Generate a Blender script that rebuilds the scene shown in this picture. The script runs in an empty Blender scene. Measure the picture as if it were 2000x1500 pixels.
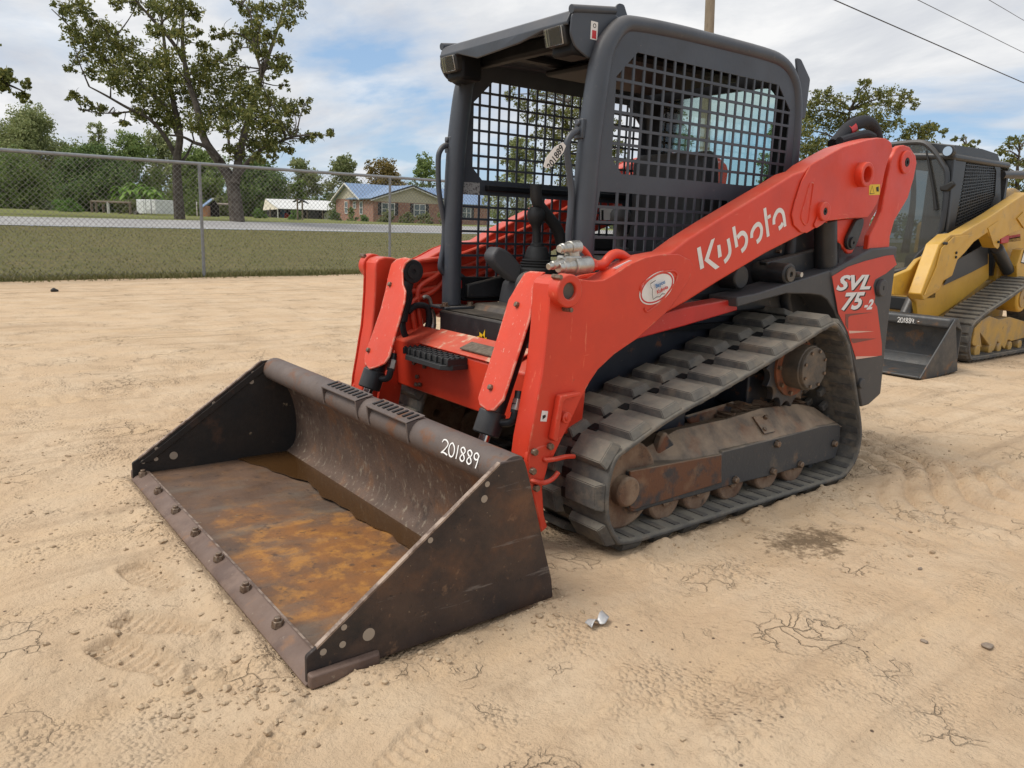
import bpy, bmesh, math, random
import numpy as np
from mathutils import Vector, Matrix, geometry
random.seed(7); rng = np.random.default_rng(11)
D = bpy.data; S = bpy.context.scene; COL = S.collection
R = math.radians

# ------------------------------------------------------------------ camera
CAMP = Vector((2.8777, 2.8434, 1.2315)); YAW, PIT, ROL, FPX = 232.1701, -11.4919, 1.9179, 1521.02
def cam_axes():
    y, p, r = R(YAW), R(PIT), R(ROL)
    F = Vector((math.cos(p)*math.cos(y), math.cos(p)*math.sin(y), math.sin(p)))
    X = Vector((math.sin(y), -math.cos(y), 0)); U = X.cross(F)
    return F, math.cos(r)*X + math.sin(r)*U, -math.sin(r)*X + math.cos(r)*U
CF, CR, CU = cam_axes()
cd = D.cameras.new('camera'); cam = D.objects.new('camera', cd); COL.objects.link(cam)
cd.sensor_width = 36; cd.lens = 36*FPX/2000; cd.clip_start = .05; cd.clip_end = 6000
M = Matrix((CR, CU, -CF)).transposed().to_4x4(); M.translation = CAMP; cam.matrix_world = M
S.camera = cam
# ------------------------------------------------------------------ light
SUN_EL, SUN_AZ = 56.0, math.degrees(math.atan2(-.40, .92))      # azimuth of the direction towards the sun, from +x
S.view_settings.view_transform = 'Standard'; S.view_settings.look = 'None'
S.view_settings.gamma = 1; S.view_settings.use_curve_mapping = False
S.view_settings.exposure = 0.35
OFFX, OFFY = 3.1, 1.7
W = D.worlds.new('World'); S.world = W; W.use_nodes = True
def build_world():
    nt = W.node_tree; nt.nodes.clear(); N = nt.nodes.new; L = nt.links.new
    sky = N('ShaderNodeTexSky'); sky.sky_type = 'NISHITA'; sky.sun_disc = False
    sky.sun_elevation = R(SUN_EL); sky.sun_rotation = R(90 - SUN_AZ); sky.air_density = 1.0; sky.dust_density = .6; sky.ozone_density = 1.6
    tc = N('ShaderNodeTexCoord'); sep = N('ShaderNodeSeparateXYZ'); L(tc.outputs['Generated'], sep.inputs[0])
    def math_(op, a, b=None, c=False):
        n = N('ShaderNodeMath'); n.operation = op; n.use_clamp = c
        for i, v in enumerate((a, b)):
            if v is None: continue
            if isinstance(v, (int, float)): n.inputs[i].default_value = v
            else: L(v, n.inputs[i])
        return n.outputs[0]
    zc = math_('MAXIMUM', sep.outputs['Z'], 0.0)
    den = math_('ADD', zc, .16)
    cb = N('ShaderNodeCombineXYZ'); L(math_('DIVIDE', sep.outputs['X'], den), cb.inputs[0]); L(math_('DIVIDE', sep.outputs['Y'], den), cb.inputs[1])
    def noise(scale, det, off, rough=.55, dist=0):
        mp = N('ShaderNodeMapping'); L(cb.outputs[0], mp.inputs[0]); mp.inputs['Location'].default_value = off
        mp.inputs['Rotation'].default_value = (0, 0, R(38)); mp.inputs['Scale'].default_value = (1.0, .62, 1)
        n = N('ShaderNodeTexNoise'); n.inputs['Scale'].default_value = scale; n.inputs['Detail'].default_value = det
        n.inputs['Roughness'].default_value = rough; n.inputs['Distortion'].default_value = dist; L(mp.outputs[0], n.inputs['Vector']); return n.outputs['Fac']
    def ramp(f, stops):
        r = N('ShaderNodeValToRGB'); e = r.color_ramp.elements
        while len(e) < len(stops): e.new(.5)
        for k, (p, c) in enumerate(stops): e[k].position = p; e[k].color = (*c, 1) if len(c) == 3 else c
        L(f, r.inputs[0]); return r.outputs[0]
    big = noise(.75, 9, (OFFX, OFFY, 0), .56, .35)
    elev = N('ShaderNodeMapRange'); elev.inputs[1].default_value = .02; elev.inputs[2].default_value = .24; elev.inputs[3].default_value = -.12; elev.inputs[4].default_value = .085; L(zc, elev.inputs[0])
    cover = ramp(math_('ADD', big, elev.outputs[0]), ((.42, (.03,)*3), (.485, (.62,)*3), (.56, (1,)*3)))
    shade = noise(1.9, 9, (OFFX+6.1, OFFY+2.7, 2), .6, .3)
    ccol = ramp(shade, ((.34, (4.9, 5.1, 5.55)), (.50, (5.95, 6.1, 6.35)), (.66, (7.5, 7.5, 7.5))))
    # thin veil in the blue parts
    veil = N('ShaderNodeMix'); veil.data_type = 'RGBA'
    veil.inputs[0].default_value = .55; L(sky.outputs[0], veil.inputs[6]); veil.inputs[7].default_value = (2.7, 4.3, 6.6, 1)
    mx = N('ShaderNodeMix'); mx.data_type = 'RGBA'; L(cover, mx.inputs[0]); L(veil.outputs[2], mx.inputs[6]); L(ccol, mx.inputs[7])
    bg = N('ShaderNodeBackground'); bg.inputs[1].default_value = .10; L(mx.outputs[2], bg.inputs[0])
    out = N('ShaderNodeOutputWorld'); L(bg.outputs[0], out.inputs[0])
build_world()
sl = D.lights.new('sun', 'SUN'); sl.energy = 2.1; sl.angle = R(28); sl.color = (1, .95, .87)
sun = D.objects.new('sun', sl); COL.objects.link(sun)
sd = Vector((math.cos(R(SUN_EL))*math.cos(R(SUN_AZ)), math.cos(R(SUN_EL))*math.sin(R(SUN_AZ)), math.sin(R(SUN_EL))))
sun.rotation_euler = sd.to_track_quat('Z', 'Y').to_euler(); sun.location = (0, 0, 30)

# ------------------------------------------------------------------ pixel -> place
def ray(px, py): return CF + CR*((px-1000)/FPX) - CU*((py-750)/FPX)
def Q(px, py, ax, v):
    d = ray(px, py); i = 'xyz'.index(ax); return CAMP + d*((v-CAMP[i])/d[i])
def QP(px, py, pt, n):
    d = ray(px, py); return CAMP + d*((Vector(pt)-CAMP).dot(n)/d.dot(n))
def QD(px, py, depth): return CAMP + ray(px, py)*depth
def view(ox, oy, s): return lambda pts: [(ox+a/s, oy+b/s) for a, b in pts]
V1 = view(800, 0, 4); V2 = view(1150, 0, 4); V3 = view(800, 300, 4); V4 = view(1250, 250, 10/3); V5 = view(650, 480, 4)
V6 = view(960, 760, 4.4125); V8 = view(1680, 250, 2.9412); VB1 = view(230, 680, 4); VB2 = view(500, 680, 10/3)
VT = view(1050, 600, 3); VA1 = view(1040, 480, 5); VA2 = view(1560, 240, 5.7708); VA3 = view(1400, 400, 6.25); VA4 = view(1150, 330, 20/3)
VP = view(1450, 450, 4.2857)
def QY(pts, y): return [Q(a, b, 'y', y) for a, b in pts]

# ------------------------------------------------------------------ mesh kit
class MB:
    def __init__(s): s.v = []; s.f = []
    def add(s, vs, fs):
        o = len(s.v); s.v += [tuple(x) for x in vs]; s.f += [tuple(i+o for i in f) for f in fs]; return s
    def box(s, c, size, rot=None):
        c = Vector(c); hx, hy, hz = [k/2 for k in size]
        vs = [Vector((x, y, z)) for x in (-hx, hx) for y in (-hy, hy) for z in (-hz, hz)]
        if rot is not None: vs = [rot @ v for v in vs]
        return s.add([v+c for v in vs], [(0,1,3,2),(4,6,7,5),(0,4,5,1),(2,3,7,6),(0,2,6,4),(1,5,7,3)])
    def bb(s, x0, x1, y0, y1, z0, z1): return s.box(((x0+x1)/2, (y0+y1)/2, (z0+z1)/2), (abs(x1-x0), abs(y1-y0), abs(z1-z0)))
    def cyl(s, p0, p1, r0, r1=None, n=20, caps=True):
        return s.tube([p0, p1], [r0, r0 if r1 is None else r1], n, caps)
    def tube(s, path, r, n=10, caps=True):
        P = [Vector(p) for p in path]; m = len(P); rr = r if isinstance(r, (list, tuple)) else [r]*m
        up = None; rings = []
        for i in range(m):
            t = (P[min(i+1, m-1)]-P[max(i-1, 0)]).normalized()
            if up is None: up = t.orthogonal().normalized()
            else:
                up = up - t*up.dot(t)
                up = up.normalized() if up.length > 1e-6 else t.orthogonal().normalized()
            b = t.cross(up); rings.append([P[i]+(up*math.cos(a)+b*math.sin(a))*rr[i] for a in (2*math.pi*k/n for k in range(n))])
        fs = [(i*n+k, i*n+(k+1) % n, (i+1)*n+(k+1) % n, (i+1)*n+k) for i in range(m-1) for k in range(n)]
        if caps: fs += [tuple(range(n-1, -1, -1)), tuple((m-1)*n+k for k in range(n))]
        return s.add([v for g in rings for v in g], fs)
    def ring(s, c, axis, r0, r1, h, n=28):      # washer / hollow collar: centre of its back face, axis, inner r0, outer r1, height
        c = Vector(c); a = Vector(axis).normalized(); u = a.orthogonal().normalized(); w = a.cross(u); vs = []
        for k in range(n):
            d = u*math.cos(2*math.pi*k/n)+w*math.sin(2*math.pi*k/n)
            vs += [c+d*r0, c+d*r1, c+d*r1+a*h, c+d*r0+a*h]
        fs = []
        for k in range(n):
            p, q = 4*k, 4*((k+1) % n); fs += [(p+i, q+i, q+(i+1) % 4, p+(i+1) % 4) for i in range(4)]
        return s.add(vs, fs)
    def prism(s, pts, off):
        P = [Vector(p) for p in pts]; off = Vector(off); n = len(P)
        return s.add(P+[p+off for p in P], [tuple(range(n)), tuple(range(2*n-1, n-1, -1))]+[(i, i+n, (i+1) % n+n, (i+1) % n) for i in range(n)])
    def holed(s, loops, off):                   # plate with holes: loops of 3D points, first = outside
        off = Vector(off); flat = [Vector(p) for l in loops for p in l]
        tris = geometry.tessellate_polygon([[Vector(p) for p in l] for l in loops]); n = len(flat)
        fs = [tuple(t) for t in tris]+[tuple(i+n for i in reversed(t)) for t in tris]; o = 0
        for l in loops:
            m = len(l); fs += [(o+i, o+(i+1) % m, o+(i+1) % m+n, o+i+n) for i in range(m)]; o += m
        return s.add(flat+[p+off for p in flat], fs)
    def poly(s, pts): return s.add(pts, [tuple(range(len(pts)))])
    def mirror(s):
        m = MB(); m.v = [(x, -y, z) for x, y, z in s.v]; m.f = [tuple(reversed(f)) for f in s.f]; return m
    def mesh(s, name, recalc=True, weld=False):
        me = D.meshes.new(name); me.from_pydata(s.v, [], s.f); me.update()
        if recalc:
            bm = bmesh.new(); bm.from_mesh(me)
            if weld: bmesh.ops.remove_doubles(bm, verts=bm.verts, dist=1e-5)
            bmesh.ops.recalc_face_normals(bm, faces=bm.faces); bm.to_mesh(me); bm.free()
        return me
def link(o, parent=None):
    COL.objects.link(o)
    if parent is not None: o.parent = parent
    return o
def obj(name, mb, m, parent=None, bevel=0, smooth=True, seg=2, kind=None, recalc=True, label=None):
    me = mb if isinstance(mb, bpy.types.Mesh) else mb.mesh(name, recalc)
    if m is not None and not me.materials: me.materials.append(m)
    o = link(D.objects.new(name, me), parent)
    if smooth and len(me.polygons):
        me.polygons.foreach_set('use_smooth', [True]*len(me.polygons))
        if hasattr(me, 'set_sharp_from_angle'): me.set_sharp_from_angle(angle=R(32))
    if bevel:
        b = o.modifiers.new('bevel', 'BEVEL'); b.width = bevel; b.segments = seg; b.limit_method = 'ANGLE'; b.angle_limit = R(35); b.harden_normals = False
    if kind: o['kind'] = kind
    if label: o['label'] = label
    return o
def tag(o, label, cat, group=None):
    o['label'] = label; o['category'] = cat
    if group: o['group'] = group
    return o
def thing(name, label, cat, loc=(0, 0, 0), group=None):
    return tag(link(D.objects.new(name, None)), label, cat, group) if loc == (0, 0, 0) else _th(name, label, cat, loc, group)
def _th(name, label, cat, loc, group):
    o = tag(link(D.objects.new(name, None)), label, cat, group); o.location = loc; return o
def both(name, mb, m, parent, **k):
    return obj(name, mb, m, parent, **k), obj(name, mb.mirror(), m, parent, **k)
def copies(name, me, mats, m, parent):
    out = []
    for T in mats:
        o = obj(name, me, m, parent, smooth=False); o.matrix_local = T; out.append(o)
    return out
def smooth_path(pts, k=6):
    P = [Vector(p) for p in pts]; out = []
    for i in range(len(P)-1):
        a, b, c, d = P[max(i-1, 0)], P[i], P[i+1], P[min(i+2, len(P)-1)]
        for j in range(k):
            t = j/k; out.append(.5*((2*b)+(c-a)*t+(2*a-5*b+4*c-d)*t*t+(3*b-a-3*c+d)*t**3))
    return out+[P[-1]]
def rounded(pts, r, k=5):                       # round every corner of a closed 2D/3D polygon
    P = [Vector(p) for p in pts]; n = len(P); out = []
    for i in range(n):
        a, b, c = P[i-1], P[i], P[(i+1) % n]; u = a-b; w = c-b
        q = min(r if not isinstance(r, (list, tuple)) else r[i], u.length*.48, w.length*.48)
        if q < 1e-4: out.append(b); continue
        p0 = b+u.normalized()*q; p1 = b+w.normalized()*q
        out += [p0.lerp(b, t).lerp(b.lerp(p1, t), t) for t in (j/k for j in range(k+1))]
    return out

# ------------------------------------------------------------------ materials
def mat(name, c, rough=.5, metal=0, c2=None, sc=6, lo=.4, hi=.65, layers=(), bump=0, bsc=60, bdet=4, spec=.5, coat=0, dust=0, stretch=None, rvar=0, bdist=.01, dustc=(.46, .36, .25), edge=None, spot=None):
    """layers: (colour, scale, lo, hi, strength[, stretch]) mixed one over the other with noise; dust: sand on faces that look up"""
    m = D.materials.new(name); m.use_nodes = True; nt = m.node_tree; N = nt.nodes.new; L = nt.links.new
    p = nt.nodes['Principled BSDF']; p.inputs['Roughness'].default_value = rough; p.inputs['Metallic'].default_value = metal
    p.inputs['Specular IOR Level'].default_value = spec; p.inputs['Coat Weight'].default_value = coat
    p.inputs['Base Color'].default_value = (*c, 1)
    g = N('ShaderNodeNewGeometry'); cur = None
    def noise(scale, det=6, st=None, rot=None):
        src = g.outputs['Position']
        if st or rot:
            mp = N('ShaderNodeMapping'); mp.inputs['Scale'].default_value = st or (1, 1, 1); mp.inputs['Rotation'].default_value = rot or (0, 0, 0)
            L(src, mp.inputs[0]); src = mp.outputs[0]
        n = N('ShaderNodeTexNoise'); n.inputs['Scale'].default_value = scale; n.inputs['Detail'].default_value = det; n.inputs['Roughness'].default_value = .62
        L(src, n.inputs['Vector']); return n.outputs['Fac']
    def mr(f, lo, hi, a=0., b=1.):
        n = N('ShaderNodeMapRange'); n.inputs[1].default_value = lo; n.inputs[2].default_value = hi; n.inputs[3].default_value = a; n.inputs[4].default_value = b
        L(f, n.inputs[0]); return n.outputs[0]
    def mix(f, a, b):
        x = N('ShaderNodeMix'); x.data_type = 'RGBA'; L(f, x.inputs[0])
        for i, v in ((6, a), (7, b)):
            if isinstance(v, tuple): x.inputs[i].default_value = (*v, 1)
            else: L(v, x.inputs[i])
        return x.outputs[2]
    cur = c
    if c2: cur = mix(mr(noise(sc, 6, stretch), lo, hi), c, c2)
    sm = None
    if spot:
        v1 = N('ShaderNodeVectorMath'); v1.operation = 'SUBTRACT'; L(g.outputs['Position'], v1.inputs[0]); v1.inputs[1].default_value = spot[0]
        v2 = N('ShaderNodeVectorMath'); v2.operation = 'DIVIDE'; L(v1.outputs[0], v2.inputs[0]); v2.inputs[1].default_value = spot[1]
        v3 = N('ShaderNodeVectorMath'); v3.operation = 'LENGTH'; L(v2.outputs[0], v3.inputs[0]); ad = N('ShaderNodeMath'); ad.operation = 'ADD'; L(v3.outputs['Value'], ad.inputs[0]); L(mr(noise(4, 6), .2, .8, -.7, .7), ad.inputs[1]); sm = mr(ad.outputs[0], .55, 1.25, 1, .12)
    for li, ly in enumerate(layers):
        fac = mr(noise(ly[1], 8, ly[5] if len(ly) > 5 else None, (0, 0, 0)), ly[2], ly[3], 0, ly[4])
        if sm is not None and li < 2:
            mm = N('ShaderNodeMath'); mm.operation = 'MULTIPLY'; L(fac, mm.inputs[0]); L(sm, mm.inputs[1]); fac = mm.outputs[0]
        cur = mix(fac, cur, ly[0])
    if dust:
        sx = N('ShaderNodeSeparateXYZ'); L(g.outputs['Normal'], sx.inputs[0])
        mm = N('ShaderNodeMath'); mm.operation = 'MULTIPLY'; L(mr(sx.outputs['Z'], .15, .95), mm.inputs[0]); L(mr(noise(9, 7), .3, .7, .25*dust, dust), mm.inputs[1])
        cur = mix(mm.outputs[0], cur, dustc)
    if edge:
        bv = N('ShaderNodeBevel'); bv.samples = 4; bv.inputs['Radius'].default_value = edge[0]; dt = N('ShaderNodeVectorMath'); dt.operation = 'DOT_PRODUCT'; L(bv.outputs[0], dt.inputs[0]); L(g.outputs['True Normal'], dt.inputs[1])
        mm = N('ShaderNodeMath'); mm.operation = 'MULTIPLY'; L(mr(dt.outputs['Value'], .80, .97, 1, 0), mm.inputs[0]); L(mr(noise(28, 8), edge[2], edge[2]+.12, 0, .9), mm.inputs[1]); cur = mix(mm.outputs[0], cur, edge[1])
    if not isinstance(cur, tuple): L(cur, p.inputs['Base Color'])
    if rvar: L(mr(noise(sc*2.3, 6), .3, .7, max(.02, rough-rvar), min(1, rough+rvar)), p.inputs['Roughness'])
    if bump:
        b = N('ShaderNodeBump'); b.inputs['Strength'].default_value = bump; b.inputs['Distance'].default_value = bdist
        L(noise(bsc, bdet), b.inputs['Height']); L(b.outputs[0], p.inputs['Normal'])
    return m
ORANGE = (.70, .052, .020)
scr = ((.88, .30, .16), 26, .655, .70, .8, (1, 1, .16)); 
MAT = dict(
 orange=mat('orange_paint', ORANGE, .40, c2=(.60, .045, .020), sc=3, layers=(((.84, .22, .12), 34, .66, .70, .55, (1, 1, .14)), ((.80, .18, .10), 30, .67, .71, .45, (.14, 1, 1)), ((.20, .10, .07), 22, .70, .76, .6)), bump=.06, bsc=45, dust=.22, rvar=.10, edge=(.012, (.62, .30, .18), .52)),
 orange_worn=mat('worn_orange_paint', (.72, .06, .024), .45, c2=(.62, .05, .02), sc=3, layers=(((.75, .62, .50), 90, .64, .69, .7, (1, 1, .3)), ((.22, .12, .09), 70, .68, .74, .6)), bump=.08, dust=.25, rvar=.1, edge=(.016, (.70, .52, .40), .44)),
 cross=mat('scuffed_orange_paint', (.70, .055, .022), .42, c2=(.60, .045, .02), sc=4, layers=(((.80, .66, .46), 9, .56, .64, .85), ((.25, .20, .16), 16, .64, .70, .7)), bump=.08, dust=.35, rvar=.1),
 orange_deep=mat('orange_red_step_paint', (.55, .026, .020), .42, c2=(.48, .024, .018), layers=(((.7, .6, .5), 40, .68, .72, .6),), dust=.3),
 cabgrey=mat('grey_cab_paint', (.050, .058, .072), .44, c2=(.060, .068, .082), sc=4, layers=(((.17, .16, .15), 18, .64, .74, .35), ((.45, .36, .26), 60, .73, .76, .6)), bump=.05, dust=.25, rvar=.08),
 cabdark=mat('dark_cab_paint', (.010, .011, .013), .5, c2=(.016, .017, .020), dust=.06, bump=.05, spec=.15),
 navy=mat('dark_frame_paint', (.016, .020, .030), .45, c2=(.024, .027, .036), sc=5, layers=(((.16, .065, .030), 12, .60, .66, .85), ((.30, .23, .16), 30, .66, .74, .5)), dust=.5, bump=.08, rvar=.1),
 black=mat('black_paint', (.018, .019, .021), .42, c2=(.028, .029, .032), sc=8, layers=(((.20, .15, .10), 22, .64, .72, .35),), dust=.2, bump=.05, rvar=.1),
 panel=mat('grey_tail_plastic', (.058, .058, .060), .55, c2=(.070, .069, .070), sc=5, layers=(((.25, .20, .15), 14, .6, .75, .3),), bump=.06, bsc=200),
 rubber=mat('dusty_track_rubber', (.075, .073, .070), .82, c2=(.125, .118, .105), sc=14, lo=.38, hi=.62, layers=(((.30, .235, .165), 10, .50, .70, .55), ((.03, .03, .03), 46, .62, .70, .6, (1, .4, 1))), bump=.5, bsc=38, bdet=8, dust=.9, bdist=.006, dustc=(.27, .24, .185)),
 rubber_in=mat('worn_inner_rubber', (.060, .060, .062), .75, c2=(.10, .098, .095), sc=20, lo=.4, hi=.6, layers=(((.30, .24, .17), 9, .52, .7, .5),), bump=.3, bsc=60, dust=.4, dustc=(.30, .26, .20)),
 mudsteel=mat('muddy_track_frame', (.030, .034, .040), .7, c2=(.045, .048, .052), sc=5, layers=(((.17, .062, .026), 7, .50, .58, .9), ((.33, .24, .16), 5, .50, .64, .75), ((.10, .045, .025), 40, .60, .68, .7)), bump=.35, bsc=55, bdet=8, dust=1.5, dustc=(.38, .285, .20), bdist=.006),
 slate=mat('slate_frame_paint', (.042, .046, .052), .55, c2=(.055, .058, .062), sc=4, layers=(((.16, .065, .030), 6, .60, .68, .85), ((.20, .15, .10), 30, .62, .72, .5), ((.27, .20, .13), 3, .62, .75, .5)), bump=.15, bsc=60, dust=.8),
 rustguard=mat('rusty_guard_steel', (.14, .060, .030), .75, c2=(.050, .045, .045), sc=9, lo=.50, hi=.62, layers=(((.24, .15, .09), 7, .55, .68, .6), ((.035, .037, .042), 14, .62, .70, .8, (1, 1, .3))), bump=.25, bsc=70, dust=.8),
 muddy=mat('mud_coated_steel', (.14, .075, .045), .85, c2=(.26, .18, .12), sc=9, lo=.35, hi=.65, layers=(((.05, .035, .028), 16, .58, .68, .8),), bump=.6, bsc=40, bdet=8, dust=.5, bdist=.008),
 hub=mat('greasy_hub_steel', (.055, .050, .045), .55, c2=(.11, .09, .07), sc=12, layers=(((.20, .14, .09), 8, .5, .7, .6),), bump=.15, dust=.4),
 rod=mat('chrome_rod', (.62, .62, .63), .12, 1),
 zinc=mat('zinc_fitting', (.55, .53, .48), .38, .85, c2=(.40, .38, .34), sc=30, bump=.05),
 bolt=mat('dull_bolt_steel', (.26, .20, .15), .5, .6, c2=(.14, .08, .05), sc=80),
 plastic=mat('black_plastic', (.022, .022, .023), .55, c2=(.03, .03, .03), bump=.05, bsc=200),
 padgrey=mat('grey_pad_plastic', (.10, .10, .105), .6, bump=.08, bsc=250),
 seat=mat('black_seat_vinyl', (.022, .023, .025), .5, bump=.1, bsc=120, dust=.3),
 hose=mat('black_braided_hose', (.016, .016, .02), .75, bump=.6, bsc=320, bdist=.003),
 white=mat('white_vinyl', (.80, .78, .75), .5, c2=(.72, .69, .65), sc=12),
 silver=mat('silver_vinyl', (.76, .76, .76), .4), red=mat('red_vinyl', (.55, .03, .03), .4), blue=mat('blue_vinyl', (.10, .22, .42), .5),
 yellow=mat('yellow_vinyl', (.75, .50, .02), .45), ink=mat('black_ink', (.01, .01, .01), .6), paint=mat('white_paint_marker', (.86, .85, .82), .6),
 decal=mat('orange_tail_decal', (.62, .050, .028), .42, c2=(.56, .045, .026), sc=5, layers=(((.06, .055, .055), 20, .70, .74, .9),)),
 label=mat('grey_label', (.34, .34, .34), .6, c2=(.20, .20, .20), sc=70, lo=.48, hi=.56),
 paper=mat('paper', (.78, .76, .72), .8),
)
def glass(name, tint=(.80, .92, .90), rough=.02, alpha=.25):
    m = D.materials.new(name); m.use_nodes = True; nt = m.node_tree; nt.nodes.clear(); N = nt.nodes.new; L = nt.links.new
    t = N('ShaderNodeBsdfTransparent'); t.inputs[0].default_value = (*tint, 1); g = N('ShaderNodeBsdfGlossy'); g.inputs['Roughness'].default_value = rough
    df = N('ShaderNodeBsdfDiffuse'); df.inputs[0].default_value = (.5, .48, .44, 1)
    fr = N('ShaderNodeFresnel'); fr.inputs[0].default_value = 1.5
    m1 = N('ShaderNodeMixShader'); m1.inputs[0].default_value = alpha; L(t.outputs[0], m1.inputs[1]); L(df.outputs[0], m1.inputs[2])
    m2 = N('ShaderNodeMixShader'); L(fr.outputs[0], m2.inputs[0]); L(m1.outputs[0], m2.inputs[1]); L(g.outputs[0], m2.inputs[2])
    o = N('ShaderNodeOutputMaterial'); L(m2.outputs[0], o.inputs[0]); return m
MAT['glass'] = glass('dusty_glass', alpha=.07); MAT['lens'] = glass('lamp_lens', (.97, .97, .95), .03, .10); MAT['catglass'] = glass('tinted_glass', (.38, .41, .41), .03, .10)

# ------------------------------------------------------------------ ground
FP0 = np.array([-1.893, -13.64]); FU = np.array([-.9942, -.1073]); FN = np.array([.1073, -.9942])   # fence line: foot of a post, along, outwards
def sd_(x, y): return (x-FP0[0])*FU[0]+(y-FP0[1])*FU[1], (x-FP0[0])*FN[0]+(y-FP0[1])*FN[1]
def xy_(s, d): return FP0[0]+s*FU[0]+d*FN[0], FP0[1]+s*FU[1]+d*FN[1]
def road_d(s): return 19.6+.164*np.clip(s, -60, 60)
def sstep(a, b, x): t = np.clip((x-a)/(b-a), 0, 1); return t*t*(3-2*t)
def vnoise(x, y, seed=0):
    xi = np.floor(x).astype(np.int64); yi = np.floor(y).astype(np.int64); fx = x-xi; fy = y-yi
    fx = fx*fx*fx*(fx*(fx*6-15)+10); fy = fy*fy*fy*(fy*(fy*6-15)+10)
    def h(a, b):
        n = (a*374761393+b*668265263+seed*982451653) & 0x7fffffff; n = ((n ^ (n >> 13))*1274126177) & 0x7fffffff
        n = n ^ (n >> 16); return (n & 0xffff)/65535.0
    return (h(xi, yi)*(1-fx)+h(xi+1, yi)*fx)*(1-fy)+(h(xi, yi+1)*(1-fx)+h(xi+1, yi+1)*fx)*fy
def fbm(x, y, oct=4, seed=0, g=.5):
    a = 1; s = 0; t = 0
    for o in range(oct):
        s = s+a*vnoise(x*2**o+17*o, y*2**o-9*o, seed+o); t += a; a *= g
    return s/t-.5
def terrain(x, y):                              # everything beyond the fence: grass bank, road, lawn
    s, d = sd_(np.asarray(x, float), np.asarray(y, float)); rd = road_d(s); zf = .85+.0055*np.clip(s, -20, 40)
    z = .03*np.clip(d/3.5, 0, 1)+.57*np.clip((d-3.0)/(rd-3.0), 0, 1)**.85
    z = np.where(d > rd, .60+(zf-.60)*np.clip((d-rd)/8, 0, 1), z)
    z = np.where(d > rd+8, zf+(1.22-zf)*sstep(0, 50, d-rd-8), z)
    return z
def th(x, y): return float(terrain(x, y))
def sand_h(x, y):
    near = np.exp(-np.maximum(np.hypot(x-1.2, y-1)-5, 0)/4)
    h = .030*fbm(x*.45, y*.45, 3, 3)+near*(.052*fbm(x*1.6, y*1.9, 4, 8)+.022*fbm(x*5, y*6, 3, 21))
    rg = fbm(x*1.1+3, y*1.3, 3, 40); ridge = np.exp(-(np.abs(rg)/.028)**2)*np.clip(fbm(x*.8, y*.8, 2, 55)*5+.2, 0, 1)
    lump = np.clip(fbm(x*22, y*22, 2, 70)+.02, 0, 1)
    h = h+near*ridge*(.010+.050*lump)
    patch = np.clip(fbm(x*1.7+9, y*1.7, 3, 90)*5-.35, 0, 1); h = h+near*patch*.045*np.clip(fbm(x*30, y*30, 2, 95)-.03, 0, 1)
    # wheel-loader streaks running across the yard
    far = sstep(-1.2, -3.5, y); ca_, sa_ = math.cos(STRK), math.sin(STRK); h = h+far*.022*fbm((x*ca_-y*sa_)*.25, (x*sa_+y*ca_)*3.4, 3, 14)
    # prints of the rubber tracks behind and beside the loader
    wob = .05*np.sin(x*3.1)+.16*fbm(x*1.3, y*1.3, 2, 31)
    e2 = np.hypot((x+1.30)/1.35, (y-1.02)/.80)+.5*wob; m2 = sstep(1.05, .75, e2)*np.maximum(sstep(.98, 1.10, y), sstep(-1.0, -1.15, x))
    ph = (x*.80-y*.60+.10*np.sin(y*5+x*2)+wob*.5)*2*math.pi/.30
    h = h+m2*(.030*(np.abs(np.sin(ph/1.0))**.8)-.012)*(0.45+.9*vnoise(x*2.6, y*2.6, 33))
    # tyre rut on the left
    a = Q(-10, 802, 'z', 0); b = Q(300, 750, 'z', 0); ux, uy = (b-a).x, (b-a).y; ln = math.hypot(ux, uy); ux /= ln; uy /= ln
    t = (x-a.x)*ux+(y-a.y)*uy; q = -(x-a.x)*uy+(y-a.y)*ux
    m = sstep(-.6, .2, t)*sstep(ln+.5, ln-.3, t)*np.exp(-(q/.13)**4)
    h = h-m*(.016+.012*np.sin(q*2*math.pi/.055)*(.6+.4*np.sign(np.sin(t*2*math.pi/.13))))
    # boot prints
    for px, py, ang, sd2 in ((268, 1290, 2.1, 1), (315, 1232, 2.3, -1), (300, 1135, 1.9, 1), (560, 1440, .6, -1), (800, 1468, .3, 1)):
        c = Q(px, py, 'z', 0); u = (x-c.x)*math.cos(ang)+(y-c.y)*math.sin(ang); w = -(x-c.x)*math.sin(ang)+(y-c.y)*math.cos(ang)
        w2 = w+.12*u*u*sd2; hw = .047+.012*np.cos((u+.05)*18); e = np.maximum(np.abs(u)/.145, np.abs(w2)/hw)
        ins = sstep(1.05, .9, e); h = h*(1-.7*ins)-ins*(.009+.0035*np.sign(np.sin(u*2*math.pi/.032+np.abs(w2)*26)))+.006*np.exp(-((e-1.15)/.12)**2)
    # pushed-up lip in front of the cutting edge, piles at the side plate and along the track
    lip = np.exp(-((x-2.20)/.05)**2)*sstep(-1.1, -.9, y)*sstep(1.2, 1.0, y); h = h+lip*(.012+.040*np.clip(fbm(x*9, y*9, 3, 61)+.1, 0, 1))
    pl = np.exp(-((y-1.09)/.05)**2)*sstep(1.15, 1.35, x)*sstep(2.15, 1.95, x); h = h+pl*(.014+.055*np.clip(fbm(x*12, y*12, 3, 62), 0, 1))
    ed = np.exp(-((y-.935)/.05)**2)*sstep(-.95, -.7, x)*sstep(.85, .6, x); h = h+ed*(.020+.045*np.clip(fbm(x*11, y*11, 3, 63)+.08, 0, 1))
    h = h+.004
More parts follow.
